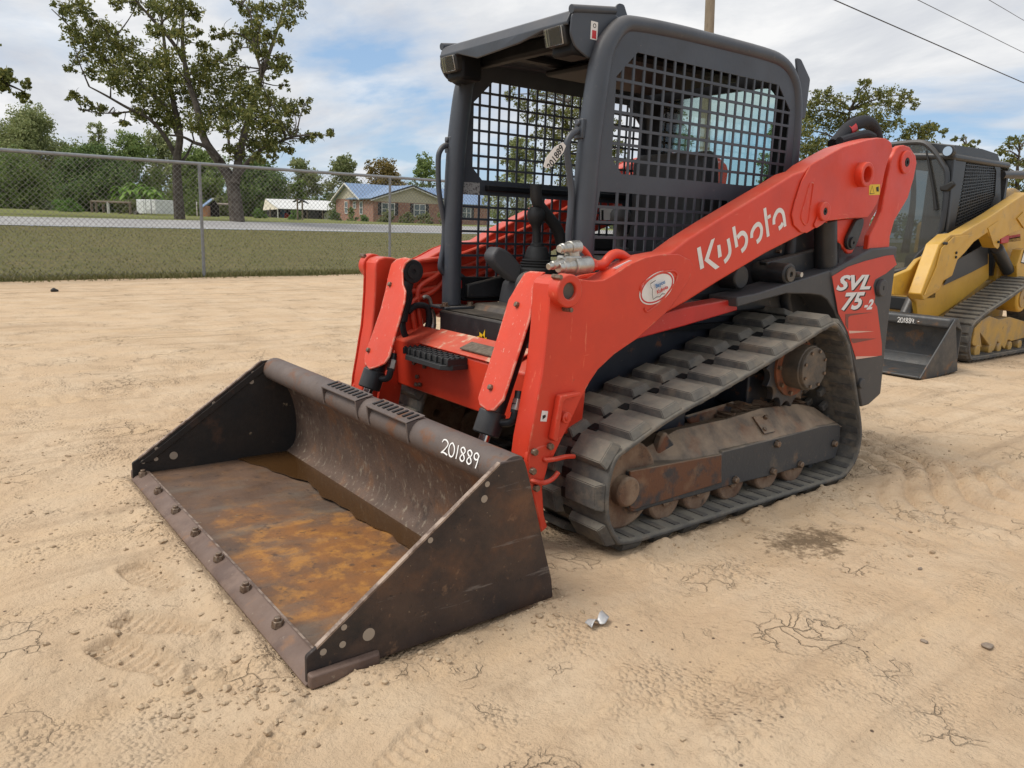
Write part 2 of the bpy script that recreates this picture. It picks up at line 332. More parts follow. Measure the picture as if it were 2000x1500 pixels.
    # keep the sand under the machine below its floor
    for x0, x1, y0, y1, zz in ((1.24, 2.14, -1.04, 1.04, -.012), (-.95, .95, .44, .89, -.004), (-.95, .95, -.89, -.44, -.004), (-5.0, -4.15, -2.4, -.33, -.014), (-8.0, -5.5, -1.0, -.53, -.010)):
        e = np.minimum(np.minimum(x-x0, x1-x), np.minimum(y-y0, y1-y)); k = sstep(-.03, .015, e); h = h*(1-k)+np.minimum(h, zz)*k
    return h
def axis(a0, a1, step, lo, hi, grow=1.09):
    c = list(np.arange(a0, a1+step/2, step)); v, d = a1, step
    while v < hi: d *= grow; v += d; c.append(v)
    v, d = a0, step
    while v > lo: d *= grow; v -= d; c.insert(0, v)
    return np.array(c)
def grid_mesh(name, X, Y, Z, keep=None):
    ny, nx = X.shape; v = np.stack([X, Y, Z], -1).reshape(-1, 3)
    i = np.arange(nx*ny).reshape(ny, nx); f = np.stack([i[:-1, :-1], i[:-1, 1:], i[1:, 1:], i[1:, :-1]], -1).reshape(-1, 4)
    if keep is not None: f = f[keep.reshape(-1)]
    me = D.meshes.new(name); me.vertices.add(len(v)); me.vertices.foreach_set('co', v.astype(np.float32).ravel())
    me.loops.add(f.size); me.loops.foreach_set('vertex_index', f.astype(np.int32).ravel())
    me.polygons.add(len(f)); me.polygons.foreach_set('loop_start', np.arange(0, f.size, 4, dtype=np.int32)); me.polygons.foreach_set('use_smooth', np.ones(len(f), bool))
    me.update(calc_edges=True); me.validate(); return me
STRK = R(-3)
def sand_mat():
    m = D.materials.new('sand'); m.use_nodes = True; nt = m.node_tree; N = nt.nodes.new; L = nt.links.new; p = nt.nodes['Principled BSDF']
    p.inputs['Roughness'].default_value = .95; p.inputs['Specular IOR Level'].default_value = .15
    g = N('ShaderNodeNewGeometry').outputs['Position']
    def mp(sc, rot=0): n = N('ShaderNodeMapping'); n.inputs['Scale'].default_value = sc; n.inputs['Rotation'].default_value = (0, 0, rot); L(g, n.inputs[0]); return n.outputs[0]
    def noise(s, d=6, v=None, r=.6): n = N('ShaderNodeTexNoise'); n.inputs['Scale'].default_value = s; n.inputs['Detail'].default_value = d; n.inputs['Roughness'].default_value = r; L(v or g, n.inputs['Vector']); return n.outputs['Fac']
    def mr(f, a, b, c=0., d=1.): n = N('ShaderNodeMapRange'); [setattr(n.inputs[i], 'default_value', x) for i, x in ((1, a), (2, b), (3, c), (4, d))]; L(f, n.inputs[0]); return n.outputs[0]
    def mix(f, a, b, t='MIX'):
        x = N('ShaderNodeMix'); x.data_type = 'RGBA'; x.blend_type = t
        if isinstance(f, float): x.inputs[0].default_value = f
        else: L(f, x.inputs[0])
        for i, v in ((6, a), (7, b)):
            if isinstance(v, tuple): x.inputs[i].default_value = (*v, 1)
            else: L(v, x.inputs[i])
        return x.outputs[2]
    def ma(op, a, b): 
        n = N('ShaderNodeMath'); n.operation = op
        for i, v in enumerate((a, b)):
            if isinstance(v, (int, float)): n.inputs[i].default_value = v
            else: L(v, n.inputs[i])
        return n.outputs[0]
    c = mix(mr(noise(.55, 4), .35, .65), (.53, .383, .245), (.60, .438, .285))
    c = mix(mr(noise(2.3, 5), .42, .68), c, (.62, .475, .325))
    c = mix(mr(noise(5.5, 6), .56, .72, 0, .55), c, (.43, .305, .195))
    c = mix(mr(noise(1.2, 4, mp((.35, 2.6, 1), .25)), .52, .66, 0, .35), c, (.66, .47, .28))
    stk_ = ma('MULTIPLY', mr(noise(1.0, 7, mp((.30, 6.5, 1), STRK)), .50, .64), mr(noise(.35, 2), .40, .55)); c = mix(ma('MULTIPLY', stk_, .55), c, (.36, .255, .165))
    c = mix(mr(noise(55, 3), .58, .70, 0, .35), c, (.34, .25, .165))
    # dark specks
    vo = N('ShaderNodeTexVoronoi'); vo.inputs['Scale'].default_value = 26; L(g, vo.inputs['Vector'])
    sp = ma('MULTIPLY', mr(vo.outputs['Distance'], .10, .16, 1, 0), mr(noise(3, 3), .5, .62)); c = mix(sp, c, (.13, .09, .065))
    # damp oily patch beside the track
    sep = N('ShaderNodeSeparateXYZ'); L(g, sep.inputs[0])
    dx = ma('MULTIPLY', ma('SUBTRACT', sep.outputs['X'], .05), 4.4); dy = ma('MULTIPLY', ma('SUBTRACT', sep.outputs['Y'], 1.235), 7.0)
    dd = ma('SQRT', ma('ADD', ma('POWER', dx, 2), ma('POWER', dy, 2)), 0)
    wet = ma('ADD', dd, ma('ADD', ma('MULTIPLY', ma('SUBTRACT', noise(9, 4), .5), 3.2), ma('MULTIPLY', ma('SUBTRACT', noise(48, 4), .5), 2.2)))
    c = mix(mr(wet, .55, 1.0, .80, 0), c, (.20, .14, .085)); c = mix(mr(wet, .25, .45, .55, 0), c, (.13, .09, .055))
    L(c, p.inputs['Base Color'])
    cr = N('ShaderNodeTexVoronoi'); cr.feature = 'DISTANCE_TO_EDGE'; cr.inputs['Scale'].default_value = 8.5; cr.inputs['Randomness'].default_value = 1
    dm = N('ShaderNodeVectorMath'); dm.operation = 'ADD'; L(g, dm.inputs[0])
    nz = N('ShaderNodeTexNoise'); nz.inputs['Scale'].default_value = 7; nz.inputs['Detail'].default_value = 5; L(g, nz.inputs['Vector'])
    vs = N('ShaderNodeVectorMath'); vs.operation = 'SCALE'; vs.inputs['Scale'].default_value = .30; L(nz.outputs['Color'], vs.inputs[0]); L(vs.outputs[0], dm.inputs[1]); L(dm.outputs[0], cr.inputs['Vector'])
    crack = ma('MULTIPLY', mr(cr.outputs['Distance'], .0, .05, 1, 0), mr(noise(1.9, 3), .54, .63))
    h = ma('ADD', ma('MULTIPLY', noise(24, 8, None, .66), .020), ma('MULTIPLY', noise(150, 4), .004))
    clod = N('ShaderNodeTexVoronoi'); clod.inputs['Scale'].default_value = 60; L(g, clod.inputs['Vector'])
    h = ma('ADD', h, ma('MULTIPLY', ma('MULTIPLY', mr(clod.outputs['Distance'], 0, .6, 1, 0), mr(noise(2.6, 5), .5, .62)), .012))
    h = ma('SUBTRACT', h, ma('MULTIPLY', crack, .014))
    b = N('ShaderNodeBump'); b.inputs['Strength'].default_value = .95; b.inputs['Distance'].default_value = 1.0; L(h, b.inputs['Height']); L(b.outputs[0], p.inputs['Normal'])
    return m
SAND = sand_mat()
ax_ = axis(-1.6, 2.75, .0085, -900, 900, 1.075); ay_ = axis(-1.35, 2.5, .0085, -60, 900, 1.03)
GX, GY = np.meshgrid(ax_, ay_); gs, gd = sd_(GX, GY)
GZ = sand_h(GX, GY)*np.where(gd > -1.2, np.clip(-gd/1.2, 0, 1), 1)-.25*sstep(.6, 2.0, gd)
keep = (np.minimum(np.minimum(gd[:-1, :-1], gd[1:, 1:]), np.minimum(gd[1:, :-1], gd[:-1, 1:])) < 1.6)
sand = obj('sand_ground', grid_mesh('sand_ground', GX, GY, GZ, keep), SAND, smooth=False, kind='structure')
del GX, GY, GZ, gs, gd
def strip(name, srange, dlo, dhi, nd, m, off=0, zf=None):
    ss = np.array(srange); rows = []
    T = np.linspace(0, 1, nd); Sg, Tg = np.meshgrid(ss, T); lo = dlo(Sg); hi = dhi(Sg); Dg = lo+(hi-lo)*Tg
    X = FP0[0]+Sg*FU[0]+Dg*FN[0]; Y = FP0[1]+Sg*FU[1]+Dg*FN[1]; Z = terrain(X, Y)+off
    if zf is not None: Z = Z+zf(X, Y, Dg)
    return obj(name, grid_mesh(name, X[::-1], Y[::-1], Z[::-1]), m, smooth=False, kind='structure')
grass_cols = ((.17, .155, .065), (.105, .125, .040), (.13, .125, .06))
def grass_mat(name, a, b, c, s=1.0):
    return mat(name, a, .9, c2=b, sc=.7*s, lo=.38, hi=.62, layers=((c, 2.6*s, .45, .62, .7), ((.19, .16, .075), .35*s, .5, .66, .6), ((.055, .075, .022), 9*s, .55, .68, .75), ((.24, .21, .10), 14*s, .60, .70, .6)), bump=1, bsc=16, bdet=8, spec=.1, bdist=.12)
GRASS = grass_mat('bank_grass', (.23, .195, .090), (.19, .18, .072), (.15, .155, .055)); LAWN = grass_mat('lawn_grass', (.22, .235, .08), (.25, .26, .09), (.18, .21, .065))
SR = list(np.concatenate([np.linspace(-500, -40, 12), np.linspace(-35, 60, 96), np.linspace(70, 700, 16)]))
bank = strip('grass_bank', SR, lambda s: 0*s-.12+.10*np.sin(s*2.1)+.08*np.sin(s*5.3), lambda s: road_d(s)+.02, 60, GRASS, .004, lambda X, Y, d: .05*fbm(X*1.3, Y*1.3, 3, 5)*np.clip(d/2, 0, 1)*np.clip((road_d(0)-d)/3, 0, 1))
ROAD = mat('weathered_asphalt', (.30, .29, .285), .9, c2=(.36, .35, .34), sc=.8, layers=(((.24, .23, .225), .25, .5, .7, .6),), bump=.2, bsc=30)
road = strip('road', SR, lambda s: road_d(s)-.3, lambda s: road_d(s)+7.6, 6, ROAD, .03)
lawn = strip('lawn', SR, lambda s: road_d(s)+7.3, lambda s: road_d(s)+900, 60, LAWN, .012, lambda X, Y, d: .10*fbm(X*.3, Y*.3, 3, 6)*np.clip((d-33)/8, 0, 1))
PAINTW = mat('road_edge_paint', (.62, .62, .60), .8, c2=(.5, .5, .48), sc=4)
def line_mark(d0, w): return strip('road_edge_line', SR, lambda s: road_d(s)+d0, lambda s: road_d(s)+d0+w, 2, PAINTW, .034)
e1 = line_mark(.15, .13); e1.parent = road; e2 = line_mark(7.1, .13); e2.parent = road
for o in (e1, e2): del o['kind']
# grass blades at the foot of the fence and over the bank
def blades():
    n1, n2, n3 = 16000, 46000, 3500
    s = np.concatenate([rng.uniform(-9, 22, n1), rng.uniform(-12, 40, n2), rng.uniform(-9, 24, n3)]); d = np.concatenate([np.abs(rng.normal(0, .45, n1))-.10, rng.uniform(.0, 1, n2)**1.15*21, -rng.uniform(0, 1, n3)**2*.5])
    h = np.concatenate([rng.uniform(.03, .10, n1), rng.uniform(.02, .065, n2), rng.uniform(.02, .05, n3)]); w = h*rng.uniform(.12, .3, len(h))+.004
    X, Y = xy_(s, d); Z = np.where(d > 0, terrain(X, Y), 0)+.005
    ang = rng.uniform(0, 6.283, len(h)); le = rng.uniform(0, .8, len(h))*h; la = rng.uniform(0, 6.283, len(h))
    a = np.stack([X-np.cos(ang)*w, Y-np.sin(ang)*w, Z], -1); b = np.stack([X+np.cos(ang)*w, Y+np.sin(ang)*w, Z], -1); t = np.stack([X+np.cos(la)*le, Y+np.sin(la)*le, Z+h], -1)
    v = np.stack([a, b, t], 1).reshape(-1, 3); me = D.meshes.new('grass_blades'); n = len(h)
    me.vertices.add(3*n); me.vertices.foreach_set('co', v.astype(np.float32).ravel()); me.loops.add(3*n); me.loops.foreach_set('vertex_index', np.arange(3*n, dtype=np.int32))
    me.polygons.add(n); me.polygons.foreach_set('loop_start', np.arange(0, 3*n, 3, dtype=np.int32)); me.update(calc_edges=True); return me
def leafmat(name, c1, c2, c3, trans=.35, rough=.6):
    m = D.materials.new(name); m.use_nodes = True; nt = m.node_tree; nt.nodes.clear(); N = nt.nodes.new; L = nt.links.new
    g = N('ShaderNodeNewGeometry'); r = N('ShaderNodeValToRGB'); e = r.color_ramp.elements; e.new(.5)
    for k, (p, c) in enumerate(((0, c1), (.55, c2), (1, c3))): e[k].position = p; e[k].color = (*c, 1)
    L(g.outputs['Random Per Island'], r.inputs[0])
    df = N('ShaderNodeBsdfPrincipled'); df.inputs['Roughness'].default_value = rough; df.inputs['Specular IOR Level'].default_value = .25; L(r.outputs[0], df.inputs['Base Color'])
    tr = N('ShaderNodeBsdfTranslucent'); L(r.outputs[0], tr.inputs[0]); mx = N('ShaderNodeMixShader'); mx.inputs[0].default_value = trans; L(df.outputs[0], mx.inputs[1]); L(tr.outputs[0], mx.inputs[2])
    o = N('ShaderNodeOutputMaterial'); L(mx.outputs[0], o.inputs[0]); return m
gb = obj('grass_blades', blades(), leafmat('grass_blade', (.13, .13, .045), (.20, .19, .075), (.30, .25, .13), .3), smooth=False, kind='stuff')
gb['label'] = 'short tufted grass growing over the bank and round the fence foot'; gb['category'] = 'grass'
# crumbs of dry sand
def clods():
    mb = MB(); ico = bmesh.new(); bmesh.ops.create_icosphere(ico, subdivisions=1, radius=1); iv = [v.co.copy() for v in ico.verts]; jf = [tuple(v.index for v in f.verts) for f in ico.faces]; ico.free()
    lines = [((2.22, -1.0), (2.2, 1.05), .05, 200), ((2.1, 1.08), (1.25, 1.08), .05, 210), ((.8, .96), (-.8, .98), .06, 130), ((2.6, .1), (2.35, 1.2), .10, 130), ((2.5, -.3), (2.9, -.9), .12, 90), ((-1.1, 1.1), (-1.9, .7), .25, 120), ((-2.2, 1.3), (-3.2, 2.2), .4, 150), ((.2, 1.2), (-.3, 1.4), .2, 70), ((2.3, 1.5), (1.8, 1.9), .2, 60), ((2.5, -1.2), (2.3, -2.0), .25, 70), ((2.45,.85),(2.15,1.15),.07,140)]
    P = []
    for a, b, sp, n in lines:
        for _ in range(n): t = random.random(); P.append((a[0]+(b[0]-a[0])*t+random.gauss(0, sp), a[1]+(b[1]-a[1])*t+random.gauss(0, sp), abs(random.gauss(.002, .0042))+.0015))
    for _ in range(600): P.append((random.uniform(-3, 3), random.uniform(-4, 2.6), random.uniform(.0015, .006)))
    P = [p for p in P if not ((1.22 < p[0] < 2.16 and -1.05 < p[1] < 1.04) or (-.97 < p[0] < .97 and .43 < abs(p[1]) < .905))]
    zz = sand_h(np.array([p[0] for p in P]), np.array([p[1] for p in P]))
    for (x, y, r), z in zip(P, zz):
        s = Vector((random.uniform(.7, 1.4), random.uniform(.7, 1.4), random.uniform(.45, .9)))*r
        k = [random.uniform(.75, 1.2) for _ in iv]
        mb.add([(x+v.x*s.x*q, y+v.y*s.y*q, float(z)+v.z*s.z*q+r*.15) for v, q in zip(iv, k)], jf)
    return mb
cl = obj('sand_crumbs', clods(), mat('dry_sand_crumb', (.50, .385, .26), .95, c2=(.30, .215, .14), sc=30, spec=.1), smooth=False, kind='stuff', recalc=False)
cl['label'] = 'loose crumbs of dry sand lying on the yard round the bucket'; cl['category'] = 'sand'

# ------------------------------------------------------------------ text and strokes on flat faces
def text_mesh(s, size, shear=0, bold=0, depth=.0006, align='CENTER'):
    cu = D.curves.new('lettering', 'FONT'); cu.body = s; cu.size = size; cu.shear = shear; cu.offset = bold; cu.align_x = align; cu.align_y = 'CENTER'; cu.extrude = depth; cu.resolution_u = 3
    o = D.objects.new('lettering_tmp', cu); COL.objects.link(o); bpy.context.view_layer.update()
    me = D.meshes.new_from_object(o.evaluated_get(bpy.context.evaluated_depsgraph_get())); D.objects.remove(o); D.curves.remove(cu); return me
def face_mat(c, right, up):
    r = Vector(right).normalized(); n = r.cross(Vector(up)).normalized(); u = n.cross(r); m = Matrix((r, u, n)).transposed().to_4x4(); m.translation = Vector(c); return m
def lettering(name, s, size, c, right, up, m, parent, sx=1, **k):
    me = text_mesh(s, size, **k); o = obj(name, me, m, parent, smooth=False); o.matrix_local = face_mat(c, right, up) @ Matrix.Diagonal((sx, 1, 1, 1)); return o
def stroke(mb, pts, w, nrm, lift=.0, closed=False, th_=.0008):      # flat ribbon of width w through 3D points lying in a plane
    P = [Vector(p) for p in pts]; n = Vector(nrm).normalized(); a = []; b = []
    for i, p in enumerate(P):
        t = (P[min(i+1, len(P)-1)]-P[max(i-1, 0)]).normalized(); q = n.cross(t)*(w/2); a.append(p+q+n*lift); b.append(p-q+n*lift)
    m = len(P); return mb.add(a+b, [(i, i+1, m+i+1, m+i) for i in range(m-1)])

# ------------------------------------------------------------------ the orange track loader
LD = thing('track_loader', 'orange compact track loader with open grey cab and rusty bucket in the foreground', 'track loader')
Yv = Vector((0, 1, 0))
AY = .715
def xz(pts, y): return [Vector((x, y, z)) for x, z in pts]
# --- rubber tracks
LOOP = [(-.475,.862),(-.30,.808),(.046,.703),(.332,.622),(.564,.560),(.776,.480),(.880,.432),(.925,.345),(.935,.235),(.915,.130),(.862,.045),(.800,.006),(.595,-.006),(-.024,-.006),(-.652,-.006),(-.815,.004),(-.930,.095),(-.952,.261),(-.840,.515),(-.722,.737),(-.630,.830),(-.555,.868)]
def closed_path(pts, n):
    P = [Vector((a, 0, b)) for a, b in pts]; m = len(P); fine = []
    for i in range(m):
        a, b, c, d = P[i-1], P[i], P[(i+1) % m], P[(i+2) % m]
        for j in range(24):
            t = j/24; fine.append(.5*((2*b)+(c-a)*t+(2*a-5*b+4*c-d)*t*t+(3*b-a-3*c+d)*t**3))
    L_ = [0]
    for i in range(len(fine)): L_.append(L_[-1]+(fine[(i+1) % len(fine)]-fine[i]).length)
    tot = L_[-1]; out = []; k = 0
    for q in range(n):
        s = tot*q/n
        while L_[k+1] < s: k += 1
        out.append(fine[k].lerp(fine[(k+1) % len(fine)], (s-L_[k])/(L_[k+1]-L_[k])))
    return out, tot
NL = 26
def make_track(parent, y0, y1, loop, nl, rub, rubin, lug_h=.030, label=None, gap=.028, lug_l=.62, two=True):
    n = nl*8; path, tot = closed_path(loop, n); pitch = tot/nl; mb = MB(); T = []; Nn = []
    for i in range(n):
        t = (path[(i+1) % n]-path[i-1]).normalized(); T.append(t); Nn.append(Vector((t.z, 0, -t.x)))
    if sum((path[i]-Vector((0, 0, .4))).dot(Nn[i]) for i in range(n)) < 0: Nn = [-q for q in Nn]
    prof = ((y0, -.050), (y0, -lug_h-.006), (y0+.012, -lug_h), (y1-.012, -lug_h), (y1, -lug_h-.006), (y1, -.050), (y1-.012, -.056), (y0+.012, -.056)); k = len(prof)
    vs = []
    for i in range(n):
        for y, h in prof: vs.append(path[i]+Nn[i]*h+Yv*y)
    mb.add(vs, [(i*k+j, i*k+(j+1) % k, ((i+1) % n)*k+(j+1) % k, ((i+1) % n)*k+j) for i in range(n) for j in range(k)])
    belt = obj('track_belt', mb, rub, parent, bevel=.004, label=label)
    # one lug: sloped block
    def lug(w, l, h):
        b = MB(); hw, hl = w/2, l/2; q = h*.28
        vs = [(-hl, -hw, 0), (hl, -hw, 0), (hl, hw, 0), (-hl, hw, 0), (-hl+q, -hw+q*.5, h), (hl-q, -hw+q*.5, h), (hl-q, hw-q*2.2, h*.98), (-hl+q, hw-q*2.2, h*.98)]
        b.add(vs, [(0, 3, 2, 1), (4, 5, 6, 7), (0, 1, 5, 4), (1, 2, 6, 5), (2, 3, 7, 6), (3, 0, 4, 7)]); return b
    ym = (y0+y1)/2; rows = ((y1-(y1-ym-gap)/2-.004, y1-ym-gap, 0), (y0+(ym-gap-y0)/2+.004, ym-gap-y0, 4)) if two else ((ym, y1-y0-.02, 0),)
    for yc, w, sh in rows:
        bm = bmesh.new(); b0 = lug(w, pitch*lug_l, lug_h+.004); tmp = b0.mesh('tread_lug'); bm.from_mesh(tmp); D.meshes.remove(tmp)
        bmesh.ops.bevel(bm, geom=list(bm.edges), offset=.0035, segments=2, affect='EDGES'); me = D.meshes.new('tread_lug'); bm.to_mesh(me); bm.free(); me.materials.append(rub)
        for j in range(nl):
            i = (j*8+sh) % n; p, t, nn = path[i], T[i], Nn[i]; yy = Vector((0, 1, 0))
            Mx = Matrix((t, nn.cross(t) if nn.cross(t).y > 0 else -nn.cross(t), nn)).transposed().to_4x4(); Mx.translation = p-nn*(lug_h+.003)+Yv*yc
            o = obj('tread_lug', me, None, belt, smooth=False); o.matrix_local = Mx
    if two:                                     # sprocket windows and guide lugs inside the belt
        hb = MB()
        for j in range(nl*2):
            i = (j*4+2) % n; p, t, nn = path[i], T[i], Nn[i]
            for s in (-1, 1):
                c = p-nn*.078+Yv*(ym+s*.045); Mr = Matrix((t, Yv, nn)).transposed(); hb.box(c, (.035, .030, .05), Mr)
        obj('guide_lugs', hb, rubin, belt, bevel=.006, kind='stuff')
        wb = MB()
        for j in range(nl*2):
            i = (j*4+2) % n; p, t, nn = path[i], T[i], Nn[i]; Mr = Matrix((t, Yv, nn)).transposed()
            wb.box(p-nn*(lug_h+.0005)+Yv*ym, (.042, .050, .010), Mr)
        obj('belt_windows', wb, MAT['ink'], belt, kind='stuff')
    rb = MB()                                   # pale wear ribs across the inside
    for i in range(0, n, 4):
        p, t, nn = path[i], T[i], Nn[i]; Mr = Matrix((t, Yv, nn)).transposed()
        for yy, ww in ((y1-.07, .115), (y0+.07, .115)): rb.box(p-nn*.0570+Yv*yy, (.030, ww, .006), Mr)
    obj('inner_ribs', rb, rubin, belt, kind='stuff'); return belt
for sgn, lab in ((1, 'dusty rubber track with worn staggered lugs'), (-1, None)):
    y0, y1 = (.45, .892) if sgn > 0 else (-.892, -.45)
    make_track(LD, y0, y1, LOOP, NL, MAT['rubber'], MAT['rubber_in'], label=lab)
# --- undercarriage, both sides
def side(mb, s):
    return mb if s > 0 else mb.mirror()
FRO = VT([(545,962),(830,905),(1080,862),(1085,845),(1260,800),(1500,740),(1660,695),(1765,682),(1778,700),(1770,800),(1745,885),(1640,915),(1500,948),(1380,985),(1150,1040),(1000,1085),(700,1165),(570,1205),(545,1195),(515,1155)])
FACE = QY(FRO, .815)
for s in (1, -1):
    f = MB(); f.prism(FACE, (0, -.10, 0)); fr = obj('track_frame', side(f, s), MAT['slate'], LD, bevel=.010)
    b = MB(); b.prism(QY(VT([(545,962),(1080,862),(1080,1028),(575,1185),(545,1180)]), .828), (0, -.012, 0)); obj('idler_guard', side(b, s), MAT['rustguard'], fr, bevel=.004)
    sl_ = MB()                                   # sloping top of the frame
    top = [(.62, .30), (.30, .388), (-.05, .392), (-.30, .412), (-.60, .400), (-.76, .365), (-.86, .277)]
    lowl = [(.62, .290), (.36, .280), (.08, .268), (-.30, .300), (-.55, .300), (-.74, .292), (-.86, .272)]
    a_ = [Vector((x, .70, z)) for x, z in top]; b_ = [Vector((x, .813, z)) for x, z in lowl]; c_ = [Vector((x, .54, z-.04)) for x, z in top]
    n = len(top); sl_.add(a_+b_+c_, [(i, i+1, n+i+1, n+i) for i in range(n-1)]+[(2*n+i, 2*n+i+1, i+1, i) for i in range(n-1)]); obj('frame_top', side(sl_, s), MAT['mudsteel'], fr, smooth=False)
    pl = MB(); c0 = Vector((-.245, .763, .3555)); pl.box(c0, (.085, .006, .10), Matrix.Rotation(R(47), 3, 'X')); obj('cover_plate', side(pl, s), MAT['mudsteel'], fr, bevel=.006)
    for dx, dz in ((-.028, .030), (.028, -.030)):
        bo = MB(); p = c0+Vector((dx, -dz*.6, dz*.75)); nn = Vector((0, .67, .74)); bo.cyl(p, p+nn*.016, .011, n=6); obj('bolt', side(bo, s), MAT['bolt'], fr)
    hp = QY(VT([(1155,1010),(1375,960),(1535,920),(1735,798),(1400,800)]), .818)
    for p in hp:
        bo = MB(); bo.cyl(p-Yv*.002, p+Yv*.018, .020, .016, n=6); obj('bolt', side(bo, s), MAT['bolt'], fr, bevel=.003)
    sg = MB(); sg.prism(QY(VT([(690,905),(735,760),(760,730),(800,790),(828,840),(815,870)]), .74), (0, -.05, 0)); obj('idler_bracket', side(sg, s), MAT['mudsteel'], LD, bevel=.012)
    idl = MB(); ic = Vector((.700, 0, .235)); idl.ring(ic+Yv*.60, Yv, .02, .185, .19, 36); io = obj('idler_wheel', side(idl, s), MAT['muddy'], LD, bevel=.012)
    ih = MB(); hc = Q(1217, 957, 'y', .80); ih.cyl((hc.x, .70, hc.z), (hc.x, .835, hc.z), .062, n=24); obj('idler_hub', side(ih, s), MAT['muddy'], io, bevel=.010)
    for rx in (.247, .013, -.257, -.476, .46):
        ro = MB(); ro.cyl((rx, .58, .135), (rx, .80, .135), .095, n=28); r_ = obj('track_roller', side(ro, s), MAT['muddy'], LD, bevel=.010)
        ra = MB(); ra.cyl((rx, .79, .135), (rx, .812, .135), .03, n=14); obj('roller_axle', side(ra, s), MAT['bolt'], r_)
    hubc = Vector((-.475, 0, .615)); sp = MB(); NT = 15; loop = []
    for k in range(NT*8):
        a = 2*math.pi*k/(NT*8); u = (k % 8)/8; loop.append(hubc+Vector((math.cos(a), 0, math.sin(a)))*(.212-.034*(math.sin(math.pi*u))**.7)+Yv*.700)
    inner = [hubc+Vector((math.cos(a), 0, math.sin(a)))*.13+Yv*.700 for a in (2*math.pi*k/40 for k in range(40))]
    sp.holed([loop, inner], (0, .035, 0)); so = obj('sprocket', side(sp, s), MAT['sprk'] if 'sprk' in MAT else MAT.setdefault('sprk', mat('worn_sprocket_steel', (.055, .062, .075), .45, .5, c2=(.09, .07, .055), sc=14, layers=(((.22, .14, .08), 10, .55, .68, .7),), bump=.2)), LD, bevel=.003)
    rg = MB(); rg.ring(hubc+Yv*.735, Yv, .08, .150, .012, 40); obj('sprocket_ring', side(rg, s), mat('rusty_ring', (.22, .07, .03), .8, c2=(.10, .05, .03), sc=20, dust=.4) if s > 0 else D.materials['rusty_ring'], so)
    for k in range(9):
        a = 2*math.pi*k/9; p = hubc+Vector((math.cos(a), 0, math.sin(a)))*.135; bo = MB(); bo.cyl(p+Yv*.745, p+Yv*.762, .010, n=6); obj('bolt', side(bo, s), MAT['bolt'], so)
    hb = MB(); hb.cyl(hubc+Yv*.66, hubc+Yv*.835, .108, n=40); ho = obj('drive_hub', side(hb, s), MAT['hub'], LD, bevel=.006)
    hc_ = MB(); hc_.cyl(hubc+Yv*.834, hubc+Yv*.852, .104, .100, n=40); hcap = obj('hub_cap', side(hc_, s), MAT['hub'], ho, bevel=.003)
    for k in range(8):
        a = 2*math.pi*(k+.4)/8; p = hubc+Vector((math.cos(a), 0, math.sin(a)))*.086; bo = MB(); bo.cyl(p+Yv*.851, p+Yv*.860, .008, n=6); obj('bolt', side(bo, s), MAT['bolt'], hcap)
mud = MB()                                      # dried mud packed round the sprocket
for _ in range(70):
    x, z = random.gauss(-.30, .10), random.gauss(.400, .014)
    if random.random() < .45: x, z = random.gauss(-.70, .05), random.gauss(.50, .07)
    bmq = bmesh.new(); bmesh.ops.create_icosphere(bmq, subdivisions=2, radius=1); s = random.uniform(.006, .022)
    mud.add([(x+v.co.x*s*random.uniform(.7, 1.3), random.uniform(.58, .69)+v.co.y*s, z+v.co.z*s*random.uniform(.6, 1.2)) for v in bmq.verts], [tuple(v.index for v in f.verts) for f in bmq.faces]); bmq.free()
obj('dried_mud', mud, MAT['muddy'], LD, smooth=False, kind='stuff')
# --- lower frame and engine bay
hull = MB(); hull.prism(xz([(.78, .62), (.80, .42), (.62, .30), (-1.22, .30), (-1.34, .42), (-1.36, .98), (-.62, .98), (-.62, .84), (.60, .84)], .43), (0, -.86, 0))
hull_o = obj('lower_frame', hull, MAT['navy'], LD, bevel=.012)
for s in (1, -1):
    ax = MB(); ax.bb(-.62, -.30, .42, .62, .40, .56); obj('frame_mount', side(ax, s), MAT['navy'], LD, bevel=.01); ax = MB(); ax.bb(.15, .40, .42, .62, .36, .46); obj('frame_mount', side(ax, s), MAT['navy'], LD, bevel=.01)
    ga = MB(); ga.prism(QY(VT([(870,640),(1150,555),(1230,560),(1255,600),(1215,640),(900,690)]), .60), (0, -.02, 0)); obj('frame_web', side(ga, s), MAT['mudsteel'], LD, bevel=.01)
hood = MB(); hood.prism(xz([(-.64, .90), (-.64, 1.30), (-1.20, 1.27), (-1.36, 1.17), (-1.40, .46), (-1.30, .40), (-.9, .40)], .56), (0, -1.12, 0)); obj('engine_hood', hood, MAT['black'], LD, bevel=.03, seg=3)
